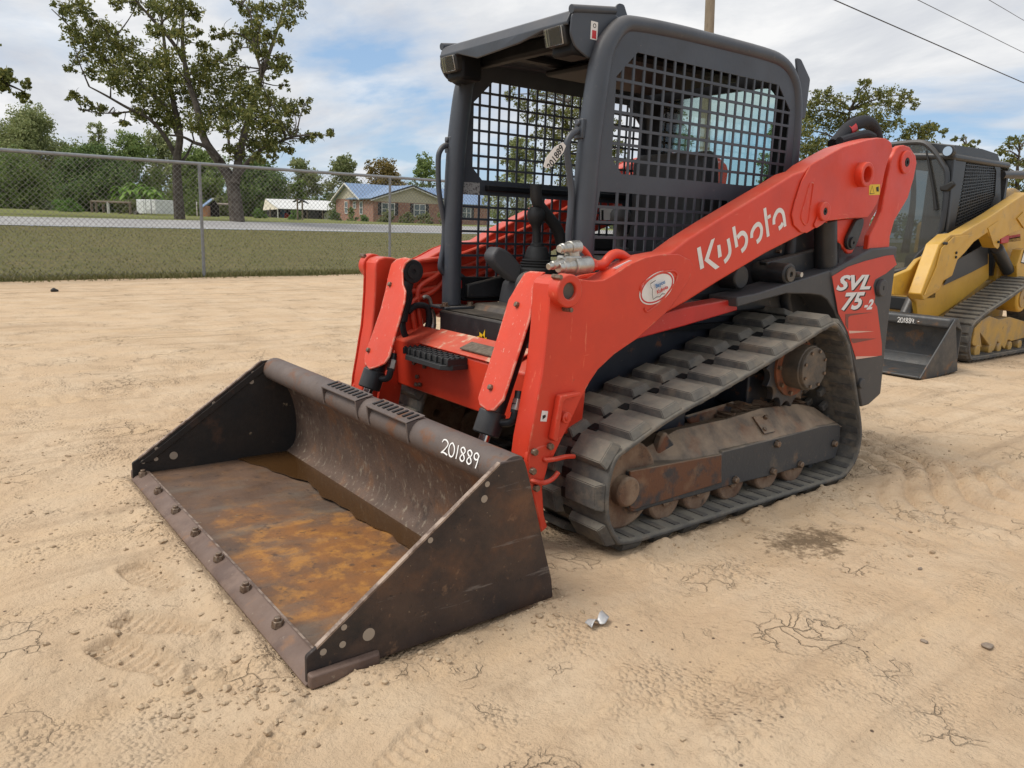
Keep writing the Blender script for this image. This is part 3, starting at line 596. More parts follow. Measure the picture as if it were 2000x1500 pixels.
for s in (1, -1):
    sb = MB(); sb.prism(xz([(-.10, .86), (.62, .86), (.62, .93), (.1, 1.02), (-.3, 1.12), (-.66, 1.25), (-.66, .86)], .52), (0, -.06, 0)); obj('engine_side_panel', side(sb, s), MAT['black'], LD, bevel=.008)
    tw = MB(); tw.prism(QY(VP([(740,345),(1000,200),(1090,150),(1300,135),(1280,330),(1230,720),(1190,1080),(1160,1370),(1060,1460),(1000,1480),(950,1200),(880,900),(810,760),(780,560),(745,400)]), AY), (0, -.16, 0)); tp = obj('tail_panel', side(tw, s), MAT['panel'], LD, bevel=.010, seg=2)
    fe = MB(); fe.prism(QY(VA3([(1390,800),(900,950),(500,1080),(250,1130),(250,1250),(500,1180),(850,1085),(1150,1090),(1280,1110),(1350,1160),(1440,1300),(1480,1410),(1480,1300),(1420,1000),(1400,900)]), .708), (0, -.16, 0)); obj('fender', side(fe, s), MAT['panel'], LD, bevel=.006)
    bar = MB(); bar.prism(QY([(1439,583),(1441,606),(1340,636),(1246,662),(1190,690),(1185,672),(1240,634),(1296,612),(1340,600)], .66), (0, -.09, 0)); obj('step_rail', side(bar, s), MAT['orange_deep'], LD, bevel=.006)
    td = MB(); td.prism(QY(VP([(748,385),(880,305),(1020,258),(1200,212),(1262,205),(1290,285),(1200,360),(1110,410),(1093,460),(1110,560),(1100,600),(1125,640),(1165,950),(1165,1045),(950,1078),(880,850),(800,690)]), AY+.0008), (0, .0016, 0)); dec = obj('tail_decal', side(td, s), MAT['decal'], tp, smooth=False)
    for pts, mm in (([(860,700),(1090,685),(900,715),(885,730),(885,830),(862,790)], 'decaldark'), ([(890,840),(1100,845),(895,862)], 'decallight'), ([(905,905),(1120,905),(930,945),(915,935)], 'decaldark'), ([(948,1055),(1135,1053),(950,1079)], 'decallight')):
        if mm not in MAT: MAT[mm] = mat('decal_dark_stripe', (.20, .045, .035), .45) if mm == 'decaldark' else mat('decal_light_stripe', (.72, .45, .36), .45)
        q = MB(); q.prism(QY(VP(pts), AY+.0025), (0, .0008, 0)); obj('decal_stripe', side(q, s), MAT[mm], dec, smooth=False)
    kn = MB(); kc = Q(*VP([(1150, 480)])[0], 'y', AY); kn.cyl(kc, kc+Yv*.022, .048, .044, n=32); ko = obj('latch_boss', side(kn, s), MAT['panel'], tp, bevel=.004)
    kh = MB(); kh.box(kc+Yv*.0225, (.006, .002, .022)); obj('key_slot', side(kh, s), MAT['ink'], ko, smooth=False)
    kl = MB(); kc2 = Q(*VP([(990, 1280)])[0], 'y', AY+.002); kl.cyl(kc2-Yv*.01, kc2+Yv*.012, .028, n=20); obj('tie_down_ring', side(kl, s), MAT['panel'], tp, bevel=.005)
    # pivot stub, bolts, lift cylinder
    pc = Q(1543, 536, 'y', .70); st = MB(); st.cyl((pc.x, .50, pc.z), (pc.x, .70, pc.z), .052, n=28); sto = obj('link_pivot', side(st, s), MAT['black'], LD, bevel=.008)
    sx = MB(); sx.ring((pc.x, .70, pc.z), Yv, .014, .034, .008); obj('pivot_washer', side(sx, s), MAT['hub'], sto)
    bc = Q(1558, 536, 'y', .69); bo = MB(); bo.cyl((bc.x, .66, bc.z), (bc.x, .712, bc.z), .016, .012, n=14); obj('grease_bolt', side(bo, s), MAT['zinc'], sto)
    lk = MB(); lk.prism(xz([(pc.x+.05, pc.z+.055), (pc.x-.55, pc.z+.14), (pc.x-.55, pc.z+.04), (pc.x-.02, pc.z-.05)], .60), (0, -.05, 0)); obj('lower_link', side(lk, s), MAT['black'], LD, bevel=.01)
    for px, py in ((1523, 491), (1499, 510), (1550, 490)):
        c = Q(px, py, 'y', .535); bo = MB(); bo.cyl(c-Yv*.03, c+Yv*.006, .010, n=6); obj('bolt', side(bo, s), MAT['bolt'], LD)
    fc = Q(1449, 542, 'y', .62); cap = MB(); cap.cyl((fc.x, .46, fc.z), (fc.x, .62, fc.z), .055, n=26); co = obj('oil_filter', side(cap, s), MAT['black'], LD, bevel=.008)
    ct = Q(1612, 413, 'y', .64); cb_ = Q(1613, 545, 'y', .64); lc = MB(); lc.cyl(ct.lerp(cb_, .12), cb_, .055, n=28); lo_ = obj('lift_cylinder', side(lc, s), MAT['black'], LD, bevel=.006)
    lh = MB(); lh.tube(smooth_path([Q(1632, 460, 'y', .66), Q(1637, 480, 'y', .66), Q(1634, 500, 'y', .66), Q(1632, 525, 'y', .66)]), .014, 8); obj('cylinder_hose', side(lh, s), MAT['hose'], lo_)
    # rear upright link
    lkp = MB(); lkp.prism(QY(VA2([(1100,290),(1140,258),(1190,250),(1250,270),(1320,370),(1332,450),(1300,620),(1230,850),(1080,1100),(1030,1280),(1015,1520),(770,1520),(800,1270),(890,1100),(940,980),(970,800),(1010,600),(1050,400)]), .700), (0, -.030, 0)); rl = obj('rear_link', side(lkp, s), MAT['orange'], LD, bevel=.005)
    lk2 = MB(); lk2.v = [(x, y-.13, z) for x, y, z in lkp.v]; lk2.f = lkp.f; obj('rear_link', side(lk2, s), MAT['orange'], LD, bevel=.005)
    pp = Q(1767.5, 317, 'y', .700); w = MB(); w.ring(pp-Yv*.001, Yv, .022, .060, .014, 32); wo = obj('pin_boss', side(w, s), MAT['orange'], rl, bevel=.004)
    w = MB(); w.ring(pp+Yv*.002, Yv, .010, .0225, .012, 24); w.cyl(pp-Yv*.12, pp+Yv*.008, .011, n=16); obj('pin', side(w, s), MAT['ink'], wo)
lettering('lettering', 'SVL', .102, Q(*VP([(930, 443)])[0], 'y', AY+.0035), (-1, 0, 0), (0, 0, 1), MAT['silver'], LD, sx=2.05, shear=.28, bold=.0035)
lettering('lettering', '75', .120, Q(*VP([(910, 600)])[0], 'y', AY+.0035), (-1, 0, 0), (0, 0, 1), MAT['silver'], LD, sx=1.65, shear=.28, bold=.004)
lettering('lettering', '-2', .070, Q(*VP([(1052, 625)])[0], 'y', AY+.0035), (-1, 0, 0), (0, 0, 1), MAT['silver'], LD, sx=1.45, shear=.28, bold=.003)
lettering('lettering', 'SVL', .102, Q(*VP([(938, 450)])[0], 'y', AY+.0028), (-1, 0, 0), (0, 0, 1), MAT['ink'], LD, sx=2.05, shear=.28, bold=.0045)
lettering('lettering', '75', .120, Q(*VP([(918, 607)])[0], 'y', AY+.0028), (-1, 0, 0), (0, 0, 1), MAT['ink'], LD, sx=1.65, shear=.28, bold=.005)

# --- loader arms
ARM = [(1074,575),(1076,556),(1083,545),(1098,539),(1116,540),(1130,545),(1160,549),(1180,547),(1200,536),(1230,516),(1260,502),(1290,496),(1309,493),(1345,466),(1400,431),(1450,401),(1500,371),(1550,340),(1572,333),(1584,322),(1603,311),(1647,287),(1695,273),(1716,268.6),(1730,270),(1741,278),(1744,292),(1735,312),(1728,337),(1724,358),(1719,379),(1713,397),(1702,416),(1695,424),(1664,426),(1629,430),(1612,432),(1603,439),(1577,453),(1568,457.5),(1496,494.4),(1400,552),(1340,590),(1300,612),(1244,662),(1200,692),(1168,722),(1152,746),(1134,780),(1116,820),(1096,860),(1080,894),(1064,915),(1030,900),(1035,862),(1046,805),(1053,765),(1060,730),(1066,680),(1070,640),(1073,600)]
ARM3 = QY(ARM, AY)
FPL = [(1074,575),(1076,556),(1083,545),(1098,539),(1116,540),(1130,545),(1160,549),(1180,547),(1200,536),(1230,516),(1260,503),(1290,497),(1325,496),(1349,508),(1355,520),(1346,547),(1322,585),(1300,612),(1244,662),(1200,692),(1168,722),(1152,746),(1134,780),(1116,820),(1096,860),(1080,894),(1064,915),(1030,900),(1035,862),(1046,805),(1053,765),(1060,730),(1066,680),(1070,640),(1073,600)]
RPL = [(1576,337),(1584,322),(1603,311),(1647,287),(1695,273),(1716,269),(1730,270),(1741,278),(1744,292),(1735,312),(1728,337),(1724,358),(1719,379),(1713,397),(1702,416),(1695,424),(1664,426),(1629,430),(1612,432),(1603,439),(1577,455),(1565,454),(1551,440),(1547,420),(1553,395),(1566,355)]
K3 = view(1400, 400, 6.25)
for s in (1, -1):
    a = MB(); a.prism(ARM3, (0, -.105, 0)); arm = obj('loader_arm', side(a, s), MAT['orange'], LD, bevel=.009, seg=3)
    q = MB(); q.prism(QY(FPL, AY+.008), (0, -.006, 0)); obj('arm_plate', side(q, s), MAT['orange'], arm, bevel=.003)
    q = MB(); q.prism(QY(RPL, AY+.009), (0, -.007, 0)); obj('arm_plate', side(q, s), MAT['orange'], arm, bevel=.004)
    yo = AY+.008; c = Q(1108, 568, 'y', yo+.03)
    q = MB(); q.ring((c.x, yo-.01, c.z), Yv, .030, .060, .055, 36); bo = obj('pin_boss', side(q, s), MAT['orange'], arm, bevel=.005)
    q = MB(); q.cyl((c.x, yo-.01, c.z), (c.x, yo+.032, c.z), .031, n=28); obj('pin', side(q, s), MAT['hub'], bo)
    for dx, dz in ((.045, .050), (-.012, -.068)):
        q = MB(); q.cyl((c.x+dx, yo, c.z+dz), (c.x+dx, yo+.045, c.z+dz), .009, n=6); obj('bolt', side(q, s), MAT['bolt'], bo)
    c = Q(1692, 341, 'y', yo+.03); q = MB(); q.ring((c.x, yo-.005, c.z), Yv, .038, .060, .045, 36); bo = obj('tube_boss', side(q, s), MAT['orange'], arm, bevel=.005)
    q = MB(); q.cyl((c.x, yo-.004, c.z), (c.x, yo, c.z), .038, n=24); obj('tube_inside', side(q, s), MAT['orange_deep'], bo)
    c = Q(1612, 413, 'y', yo+.02); q = MB(); q.ring((c.x, yo-.005, c.z), Yv, .017, .045, .028, 32); bo = obj('pin_boss', side(q, s), MAT['orange'], arm, bevel=.005)
    q = MB(); q.ring((c.x, yo, c.z), Yv, .007, .0175, .020, 20); q.cyl((c.x, yo-.01, c.z), (c.x, yo+.012, c.z), .008, n=12); obj('pin', side(q, s), MAT['ink'], bo)
    q = MB(); q.prism(rounded(QY([(1588,440),(1597,420),(1606,414),(1612,432),(1602,440),(1592,446)], yo+.003), .01), (0, .006, 0)); obj('cast_web', side(q, s), MAT['orange'], arm, bevel=.002)
    sl2 = rounded(QY([(1589,357),(1578,437),(1571,440),(1563,425),(1582,358)], yo+.001), .02, 5); q = MB(); q.tube(sl2+[sl2[0]], .0045, 8, False); obj('pressed_ridge', side(q, s), MAT['orange'], arm)
    sl3 = rounded(QY(VA1([(1045,390),(1230,265),(1380,240),(1420,280),(1400,350),(1240,560),(1120,650),(1095,630)]), yo+.001), .03, 6); q = MB(); q.tube(sl3, .0045, 8, False); obj('pressed_ridge', side(q, s), MAT['orange'], arm)
    q = MB(); q.prism(QY(VA2([(305,1105),(660,1072),(640,1300),(640,1400),(600,1475),(555,1475),(520,1430),(390,1270)]), .675), (0, -.02, 0)); lug_ = obj('link_lug', side(q, s), MAT['orange'], arm, bevel=.006)
    q = MB(); q.prism(rounded(QY(VA2([(560,1290),(660,1085),(740,1070),(735,1150),(660,1370),(615,1440),(560,1420),(548,1360)]), .700), .02), (0, -.02, 0)); ln = obj('black_link', side(q, s), MAT['black'], LD, bevel=.004)
    c = Q(1664, 474, 'y', .70); q = MB(); q.ring((c.x, .698, c.z), Yv, .008, .028, .012, 24); obj('pin', side(q, s), MAT['plastic'], ln)
    # recess with lip on the lower arm
    q = MB(); P_ = QY(V6([(725,15),(555,45),(545,80),(485,420),(505,440),(530,430),(575,100),(600,75),(725,48)]), yo); q.prism(P_, (0, .030, 0)); obj('arm_lip', side(q, s), MAT['orange'], arm, bevel=.004)
    q = MB(); c0 = Q(*V6([(560, 245)])[0], 'y', yo); q.cyl((c0.x, yo-.02, c0.z), (c0.x-.03, yo+.03, c0.z+.004), .013, n=14); q.cyl((c0.x-.03, yo-.01, c0.z), (c0.x-.03, yo+.028, c0.z), .022, n=16); obj('catch_pin', side(q, s), MAT['orange'], arm, bevel=.003)
    # pipes along the inner top of the arm
    for k, dz in enumerate((.03, -.04, -.11)):
        P_ = smooth_path([(1.0, .60, .93+dz*.4), (.86, .595, 1.0+dz), (.55, .595, 1.05+dz), (.0, .595, 1.245+dz), (-.6, .595, 1.51+dz), (-.95, .595, 1.60+dz)], 5); q = MB(); q.tube(P_, .0135, 10); obj('arm_pipe', side(q, s), MAT['orange'], arm)
# emblem lettering on the left arm
E_ = MB(); yk = AY+.0012; nY = Vector((0, 1, 0)); px3 = lambda pts: QY(K3(pts), yk)
wk = .0135*2*.78
def pst(pts, w): stroke(E_, smooth_path(px3(pts), 6) if len(pts) > 2 else px3(pts), w, nY)
E_.poly(QY(VA4([(1408,1032),(1456,1008),(1502,1285),(1452,1311)]), yk)); E_.add(QY(VA4([(1593,925),(1642,898),(1562,1168),(1703,1275),(1650,1309),(1505,1192)]), yk), [(0, 1, 2, 5), (5, 2, 3, 4)])
E_.poly(px3([(5,497),(42,484),(62,627),(18,650)]))
UW = .0205
pst([(137,414),(157,520),(158,590),(132,650),(92,698)], UW); pst([(205,267),(245,518)], UW); pst([(252,402),(292,352),(332,350),(360,395),(362,455),(342,520),(300,568)], UW)
pst([(426,405),(430,335),(468,262),(512,236),(543,280),(544,350),(525,415),(487,456)], UW); pst([(585,40),(628,388)], UW); E_.poly(px3([(610,142),(654,112),(660,152),(616,182)]))
pst([(698,240),(700,165),(735,85),(775,66),(808,100),(824,180),(834,266)], UW); pst([(806,222),(786,262),(756,292)], UW)
em = obj('emblem_lettering', E_, MAT['white'], LD, smooth=False)
# dealer sticker, warning labels
sc_ = Q(1283, 562, 'y', AY+.009); u1 = (Q(1311, 536, 'y', AY+.009)-sc_)
def ellipse(c, rx, rz, tilt, y, n=48): return [Vector((c.x+(rx*math.cos(a)*math.cos(tilt)-rz*math.sin(a)*math.sin(tilt)), y, c.z+(rx*math.cos(a)*math.sin(tilt)+rz*math.sin(a)*math.cos(tilt)))) for a in (2*math.pi*k/n for k in range(n))]
tl = R(-20); q = MB(); q.prism(ellipse(sc_, .103, .060, tl, AY+.009), (0, .0008, 0)); stk = obj('dealer_sticker', q, MAT['white'], LD, smooth=False)
q = MB(); q.holed([ellipse(sc_, .097, .055, tl, AY+.0102), ellipse(sc_, .090, .049, tl, AY+.0102)], (0, .0004, 0)); obj('sticker_ring', q, MAT['red'], stk, smooth=False)
bdir = Vector((-math.cos(tl), 0, -math.sin(tl))); bup = Vector((math.sin(-tl)*-1, 0, math.cos(tl)))
bup = Yv.cross(bdir) if Yv.cross(bdir).z > 0 else -Yv.cross(bdir)
lettering('sticker_lettering', 'Bayou', .023, sc_+Yv*.0104+bup*.012+bdir*.012, bdir, bup, MAT['blue'], stk, bold=.0006); lettering('sticker_lettering', 'Kubota', .022, sc_+Yv*.0104-bup*.014+bdir*.018, bdir, bup, MAT['red'], stk, bold=.0004)
q = MB(); o_ = sc_+Yv*.0106
stroke(q, [o_+bdir*a+bup*b for a, b in ((-.010, .036), (-.040, .034), (-.042, .020), (-.036, .008), (-.042, -.010), (-.043, -.032), (-.020, -.030), (-.005, -.036), (.012, -.030), (.028, -.036))], .003, nY); obj('sticker_outline', q, MAT['ink'], stk, smooth=False)
def label_quad(name, pts, y, m, parent, th_=.0008): q = MB(); q.prism(QY(pts, y), (0, th_, 0)); return obj(name, q, m, parent, smooth=False)
wl = label_quad('warning_label', [(1697.5,360.5),(1718.5,360),(1718,380.5),(1697,381)], AY+.0092, MAT['yellow'], LD)
q = MB(); stroke(q, QY([(1699,378.5),(1703.5,363),(1707.5,378),(1699,378.5)], AY+.0104), .004, nY); q.prism(QY([(1711,366),(1716,364),(1716.5,374),(1712,374)], AY+.0104), (0, .0003, 0)); obj('warning_symbol', q, MAT['ink'], wl, smooth=False)
wl2 = label_quad('small_label', V6([(435,185),(487,190),(473,280),(420,277)]), AY+.0092, MAT['white'], LD)
label_quad('label_symbol', V6([(440,228),(466,220),(468,240),(440,262)]), AY+.0104, MAT['ink'], wl2, .0004)
ap = MB(); ap.prism([Q(*p, 'y', AY-.03)+Vector((0, 0, .004)) for p in ((1196,526),(1229,510),(1243,511),(1207,528))], (0, .003, 0)); obj('arm_top_label', ap, MAT['white'], LD, smooth=False)
# --- bucket coupler on the arm ends
for s in (1, -1):
    q = MB(); q.prism(QY(V6([(345,525),(420,490),(500,470),(525,500),(500,600),(480,700),(440,850),(455,1080),(485,1190),(430,1240),(400,1090),(365,950),(330,780),(312,640),(325,570)]), AY+.010), (0, -.03, 0)); cp = obj('bucket_coupler', side(q, s), MAT['orange'], LD, bevel=.006)
    for a, b in ((500, 492), (350, 705), (365, 540), (380, 850)):
        c = Q(*V6([(a, b)])[0], 'y', AY+.012); q = MB(); q.cyl(c-Yv*.004, c+Yv*.014, .014, n=6); obj('bolt', side(q, s), MAT['bolt'], cp, bevel=.002)
    for path in ([(475,612),(560,600),(640,582),(712,580)], [(370,795),(440,808),(500,790),(545,755),(575,715)]):
        P_ = [Q(*V6([p])[0], 'y', AY+.02) for p in path]; q = MB(); q.tube(smooth_path([P_[0]-Yv*.03]+P_), .0095, 10); obj('coupler_lever', side(q, s), MAT['orange'], cp)
    q = MB(); q.bb(1.14, 1.24, .52, AY-.03, .08, .40); obj('coupler_post', side(q, s), MAT['black'], LD, bevel=.01)
cpb = MB(); cpb.bb(1.17, 1.235, -.60, .60, .10, .18); cpb.bb(1.17, 1.235, -.60, .60, .34, .40); obj('coupler_beam', cpb, MAT['black'], LD, bevel=.01)
# --- cross member with the worn step plate
cm = MB(); cm.prism(xz([(.955, .425), (.965, .655), (.82, .715), (.76, .70), (.78, .425)], -.612), (0, 1.224, 0)); cmo = obj('cross_member', cm, MAT['orange'], LD, bevel=.008)
for s in (1, -1):
    q = MB(); q.prism(xz([(.97, .60), (1.06, .40), (1.12, .12), (.98, .12), (.93, .42)], .60), (0, -.02, 0)); obj('arm_gusset', side(q, s), MAT['orange'], LD, bevel=.005)
q = MB(); q.prism([(.972, -.36, .662), (.972, .36, .662), (.835, .36, .722), (.835, -.36, .722)], (.002, 0, .006)); wp = obj('step_plate', q, MAT['cross'], LD, bevel=.003)
q = MB(); q.prism([(.955, -.02, .682), (.955, .28, .682), (.89, .28, .706), (.89, -.02, .706)], (.003, 0, .008)); obj('grip_pad', q, mat('gritty_pad', (.13, .10, .075), .9, c2=(.20, .16, .12), sc=40, bump=.5, bsc=150), wp, bevel=.002)
for px, py in ((811,709),(822,704),(831,716),(815,751),(822,751),(817,736),(837,690),(1, 1)):
    if px < 10: continue
    c = Q(px, py, 'x', .962); q = MB(); q.cyl(c, c+Vector((.014, 0, .002)), .011, n=6); obj('bolt', q, MAT['bolt'], cmo, bevel=.002)
stp = MB(); o0 = Q(850, 705, 'x', 1.02); zz_ = .655
for k in range(9):
    yy = -.33+k*.047; stp.bb(.965, 1.07, yy, yy+.010, zz_-.030, zz_); 
    for j in range(4): stp.bb(.975+j*.026, .985+j*.026, yy, yy+.010, zz_, zz_+.006)
stp.prism([(.965, -.335, zz_-.05), (1.045, -.335, zz_-.05), (1.085, -.28, zz_-.05), (1.085, .02, zz_-.05), (1.045, .06, zz_-.05), (.965, .06, zz_-.05)], (0, 0, .022))
for j in range(4): stp.bb(.97+j*.028, .976+j*.028, -.33, .055, zz_-.026, zz_+.002)
obj('boarding_step', stp, MAT['plastic'], LD, bevel=.002)
# --- tilt cylinders with guards
gdir = Vector((.115, 0, -.312)).normalized(); gn = Vector((.312, 0, .115)).normalized()
for s, outl, bl in ((1, [(1495,212),(1540,195),(1655,203),(1592,268),(1560,340),(1560,420),(1540,560),(1345,1160),(1330,1205),(1255,1288),(1205,1290),(1142,1243),(1130,1190),(1280,720),(1370,420),(1402,368),(1440,300)], ((1443,462),(1237,1108))),
                    (-1, [(455,140),(500,100),(560,88),(612,100),(562,140),(542,190),(546,300),(566,350),(560,430),(440,862),(402,922),(345,948),(283,966),(246,922),(245,860),(370,500),(410,340),(432,225)], ((450,303),(283,817)))):
    pt = (1.043, 0, .935); P_ = [QP(*p, pt, gn) for p in V5(outl)]; q = MB(); q.prism(P_, -gn*.010); go = obj('cylinder_guard', q, MAT['orange_worn'], LD, bevel=.004)
    ys = [p.y for p in P_]; yc = (max(ys)+min(ys))/2
    for p in bl:
        c = QP(*V5([p])[0], pt, gn); bo = MB(); bo.cyl(c-gn*.002, c+gn*.013, .0135, .011, n=6); obj('bolt', bo, MAT['bolt'], go, bevel=.002)
    cy = s*.485; p0 = Vector((.955, cy, 1.0)); p1 = Vector((1.155, cy, .47)); dr = (p1-p0).normalized()
    q = MB(); q.cyl(p0+dr*.05, p1, .047, n=28); q.cyl(p1-dr*.06, p1+dr*.035, .054, n=28); q.cyl(p0-Yv*.05, p0+Yv*.05, .058, n=28); tc = obj('tilt_cylinder', q, MAT['black'], LD, bevel=.006)
    q = MB(); q.cyl(p1+dr*.03, p1+dr*.30, .023, n=24); obj('cylinder_rod', q, MAT['rod'], tc)
    for e_ in (1, -1):
        q = MB(); q.ring(p0+Yv*(.05*e_), Yv*e_, .012, .034, .008, 28); obj('pin_washer', q, MAT['plastic'], tc)
    pe = p1-dr*.03+Vector((-.03, .085, .0)); q = MB(); q.tube(smooth_path([p1-dr*.02, pe, pe+Vector((-.01, .02, .05)), pe+Vector((-.03, .01, .12))]), .016, 12); q.cyl(pe+Vector((-.008, .018, .04)), pe+Vector((-.016, .016, .075)), .021, n=6); obj('port_elbow', q, MAT['black'], tc)
    q = MB(); q.cyl(pe+Vector((-.010, .02, .05)), pe+Vector((-.022, .016, .092)), .0215, n=6); obj('port_nut', q, MAT['zinc'], tc, bevel=.002)
# hoses and pipes on the far arm
q = MB(); q.tube(smooth_path([Q(*p, 'y', -.55) for p in ((797,562),(800,580),(795,600),(787,625),(789,650),(800,665),(815,668),(828,655),(837,632),(838,612),(834,600),(822,596),(808,599),(797,610))], 5), .016, 12); ho = obj('hydraulic_hose', q, MAT['hose'], LD)
q = MB(); q.tube(smooth_path([Q(*p, 'y', -.55) for p in ((841,605),(846,618),(846,640),(842,660))], 4), .015, 12); q.cyl(Q(846, 632, 'y', -.55), Q(842, 658, 'y', -.55), .018, n=12); obj('hose_fitting', q, MAT['zinc'], ho)
q = MB(); q.tube(smooth_path([Q(*p, 'y', -.56) for p in ((826,582),(832,579),(839,584),(842,596))], 4), .010, 10); obj('steel_elbow', q, MAT['zinc'], ho)
q = MB(); q.tube(smooth_path([Q(*p, 'y', -.54) for p in ((796,560),(795,575),(792,600),(788,628))], 4), [.020]*13, 12); obj('hose_sleeve', q, MAT['hose'], ho)
for off in (0, 1):
    q = MB(); q.tube(smooth_path([Q(*p, 'y', -.585) for p in (((880,515),(850,540),(822,558),(816,575),(818,610),(824,650)), ((880,535),(855,562),(838,574),(812,585),(806,600),(812,645)))[off]], 5), .014, 10); obj('hydraulic_pipe', q, MAT['orange'], LD)
# quick couplers on top of the near arm
def cp(px, py, y=.64): return Q(px, py, 'y', y)
blk = MB(); c = cp(1117, 495); blk.box(c, (.05, .04, .085), Matrix.Rotation(R(12), 3, 'Y')); blk.box(cp(1112, 512), (.09, .05, .05)); cbk = obj('coupler_block', blk, MAT['zinc'], LD, bevel=.008)
for (x0, y0, x1, y1, r) in ((1092, 486, 1112, 484, .020), (1071, 521, 1100, 512, .017), (1090, 523, 1120, 519, .026)):
    a, b = cp(x0, y0, .655), cp(x1, y1, .645); q = MB(); dd = (b-a); q.tube([a, a+dd*.25, a+dd*.26, a+dd*.5, a+dd*.52, a+dd*.75, b], [r*.72, r*.75, r*.95, r*.95, r*.80, r*1.05, r*1.05], 24); q.cyl(b-dd*.02, b+dd*.9, r*1.25, n=24); obj('quick_coupler', q, MAT['zinc'], cbk, bevel=.002)
q = MB(); q.cyl(cp(1118, 519, .648), cp(1150, 517, .64), .035, .034, n=28); obj('coupler_body', q, MAT['zinc'], cbk, bevel=.006)
for path, r in (([(1146,517),(1163,518),(1178,516),(1188,505),(1198,497),(1212,497),(1232,508),(1260,505)], .019), ([(1124,484),(1136,485),(1146,495),(1154,508),(1160,514)], .012), ([(1160,520),(1185,525),(1205,521),(1240,503)], .011)):
    q = MB(); q.tube(smooth_path([cp(*p, .63) for p in path], 5), r, 14); obj('coupler_pipe', q, MAT['orange'], cbk)
q = MB(); q.cyl(cp(1150, 517, .64), cp(1160, 517.5, .64), .027, n=6); obj('pipe_nut', q, MAT['orange'], cbk, bevel=.002)

# --- cab
CY = .497
UP_ = [(.468, 1.934), (-.482, 1.934), (-.60, 1.825), (-.60, 1.53), (-.53, 1.453), (.525, 1.453), (.585, 1.51), (.585, 1.822)]
LOW = [(.640, 1.378), (-.50, 1.378), (-.50, .96), (.60, .96), (.662, 1.0), (.662, 1.21)]
OUTL = rounded(xz([(.70, 1.80), (.60, 2.03), (-.56, 2.045), (-.665, 1.90), (-.685, .86), (.75, .86), (.75, 1.25)], 0), [.03, .10, .10, .10, .01, .01, .05])
def clip_line(poly, k, v):                      # interval of a convex polygon on the line coord k = v
    hits = []
    for i in range(len(poly)):
        a, b = poly[i], poly[(i+1) % len(poly)]
        if (a[k]-v)*(b[k]-v) < 0: t = (v-a[k])/(b[k]-a[k]); hits.append(a[1-k]+(b[1-k]-a[1-k])*t)
    return (min(hits), max(hits)) if len(hits) >= 2 else None
def screen(poly, y, p=.0608, w=.0115, t=.006, x0=0, z0=0):
    mb = MB(); xs = [q[0] for q in poly]; zs = [q[1] for q in poly]
    k = math.ceil((min(xs)-x0)/p)
    while x0+k*p < max(xs):
        v = x0+k*p; c = clip_line(poly, 0, v)
        if c and c[1]-c[0] > .01: mb.bb(v-w/2, v+w/2, y-t/2, y+t/2, c[0]-.004, c[1]+.004)
        k += 1
    k = math.ceil((min(zs)-z0)/p)
    while z0+k*p < max(zs):
        v = z0+k*p; c = clip_line(poly, 1, v)
        if c and c[1]-c[0] > .01: mb.bb(c[0]-.004, c[1]+.004, y-t/2+.0012, y+t/2+.0012, v-w/2, v+w/2)
        k += 1
    return mb
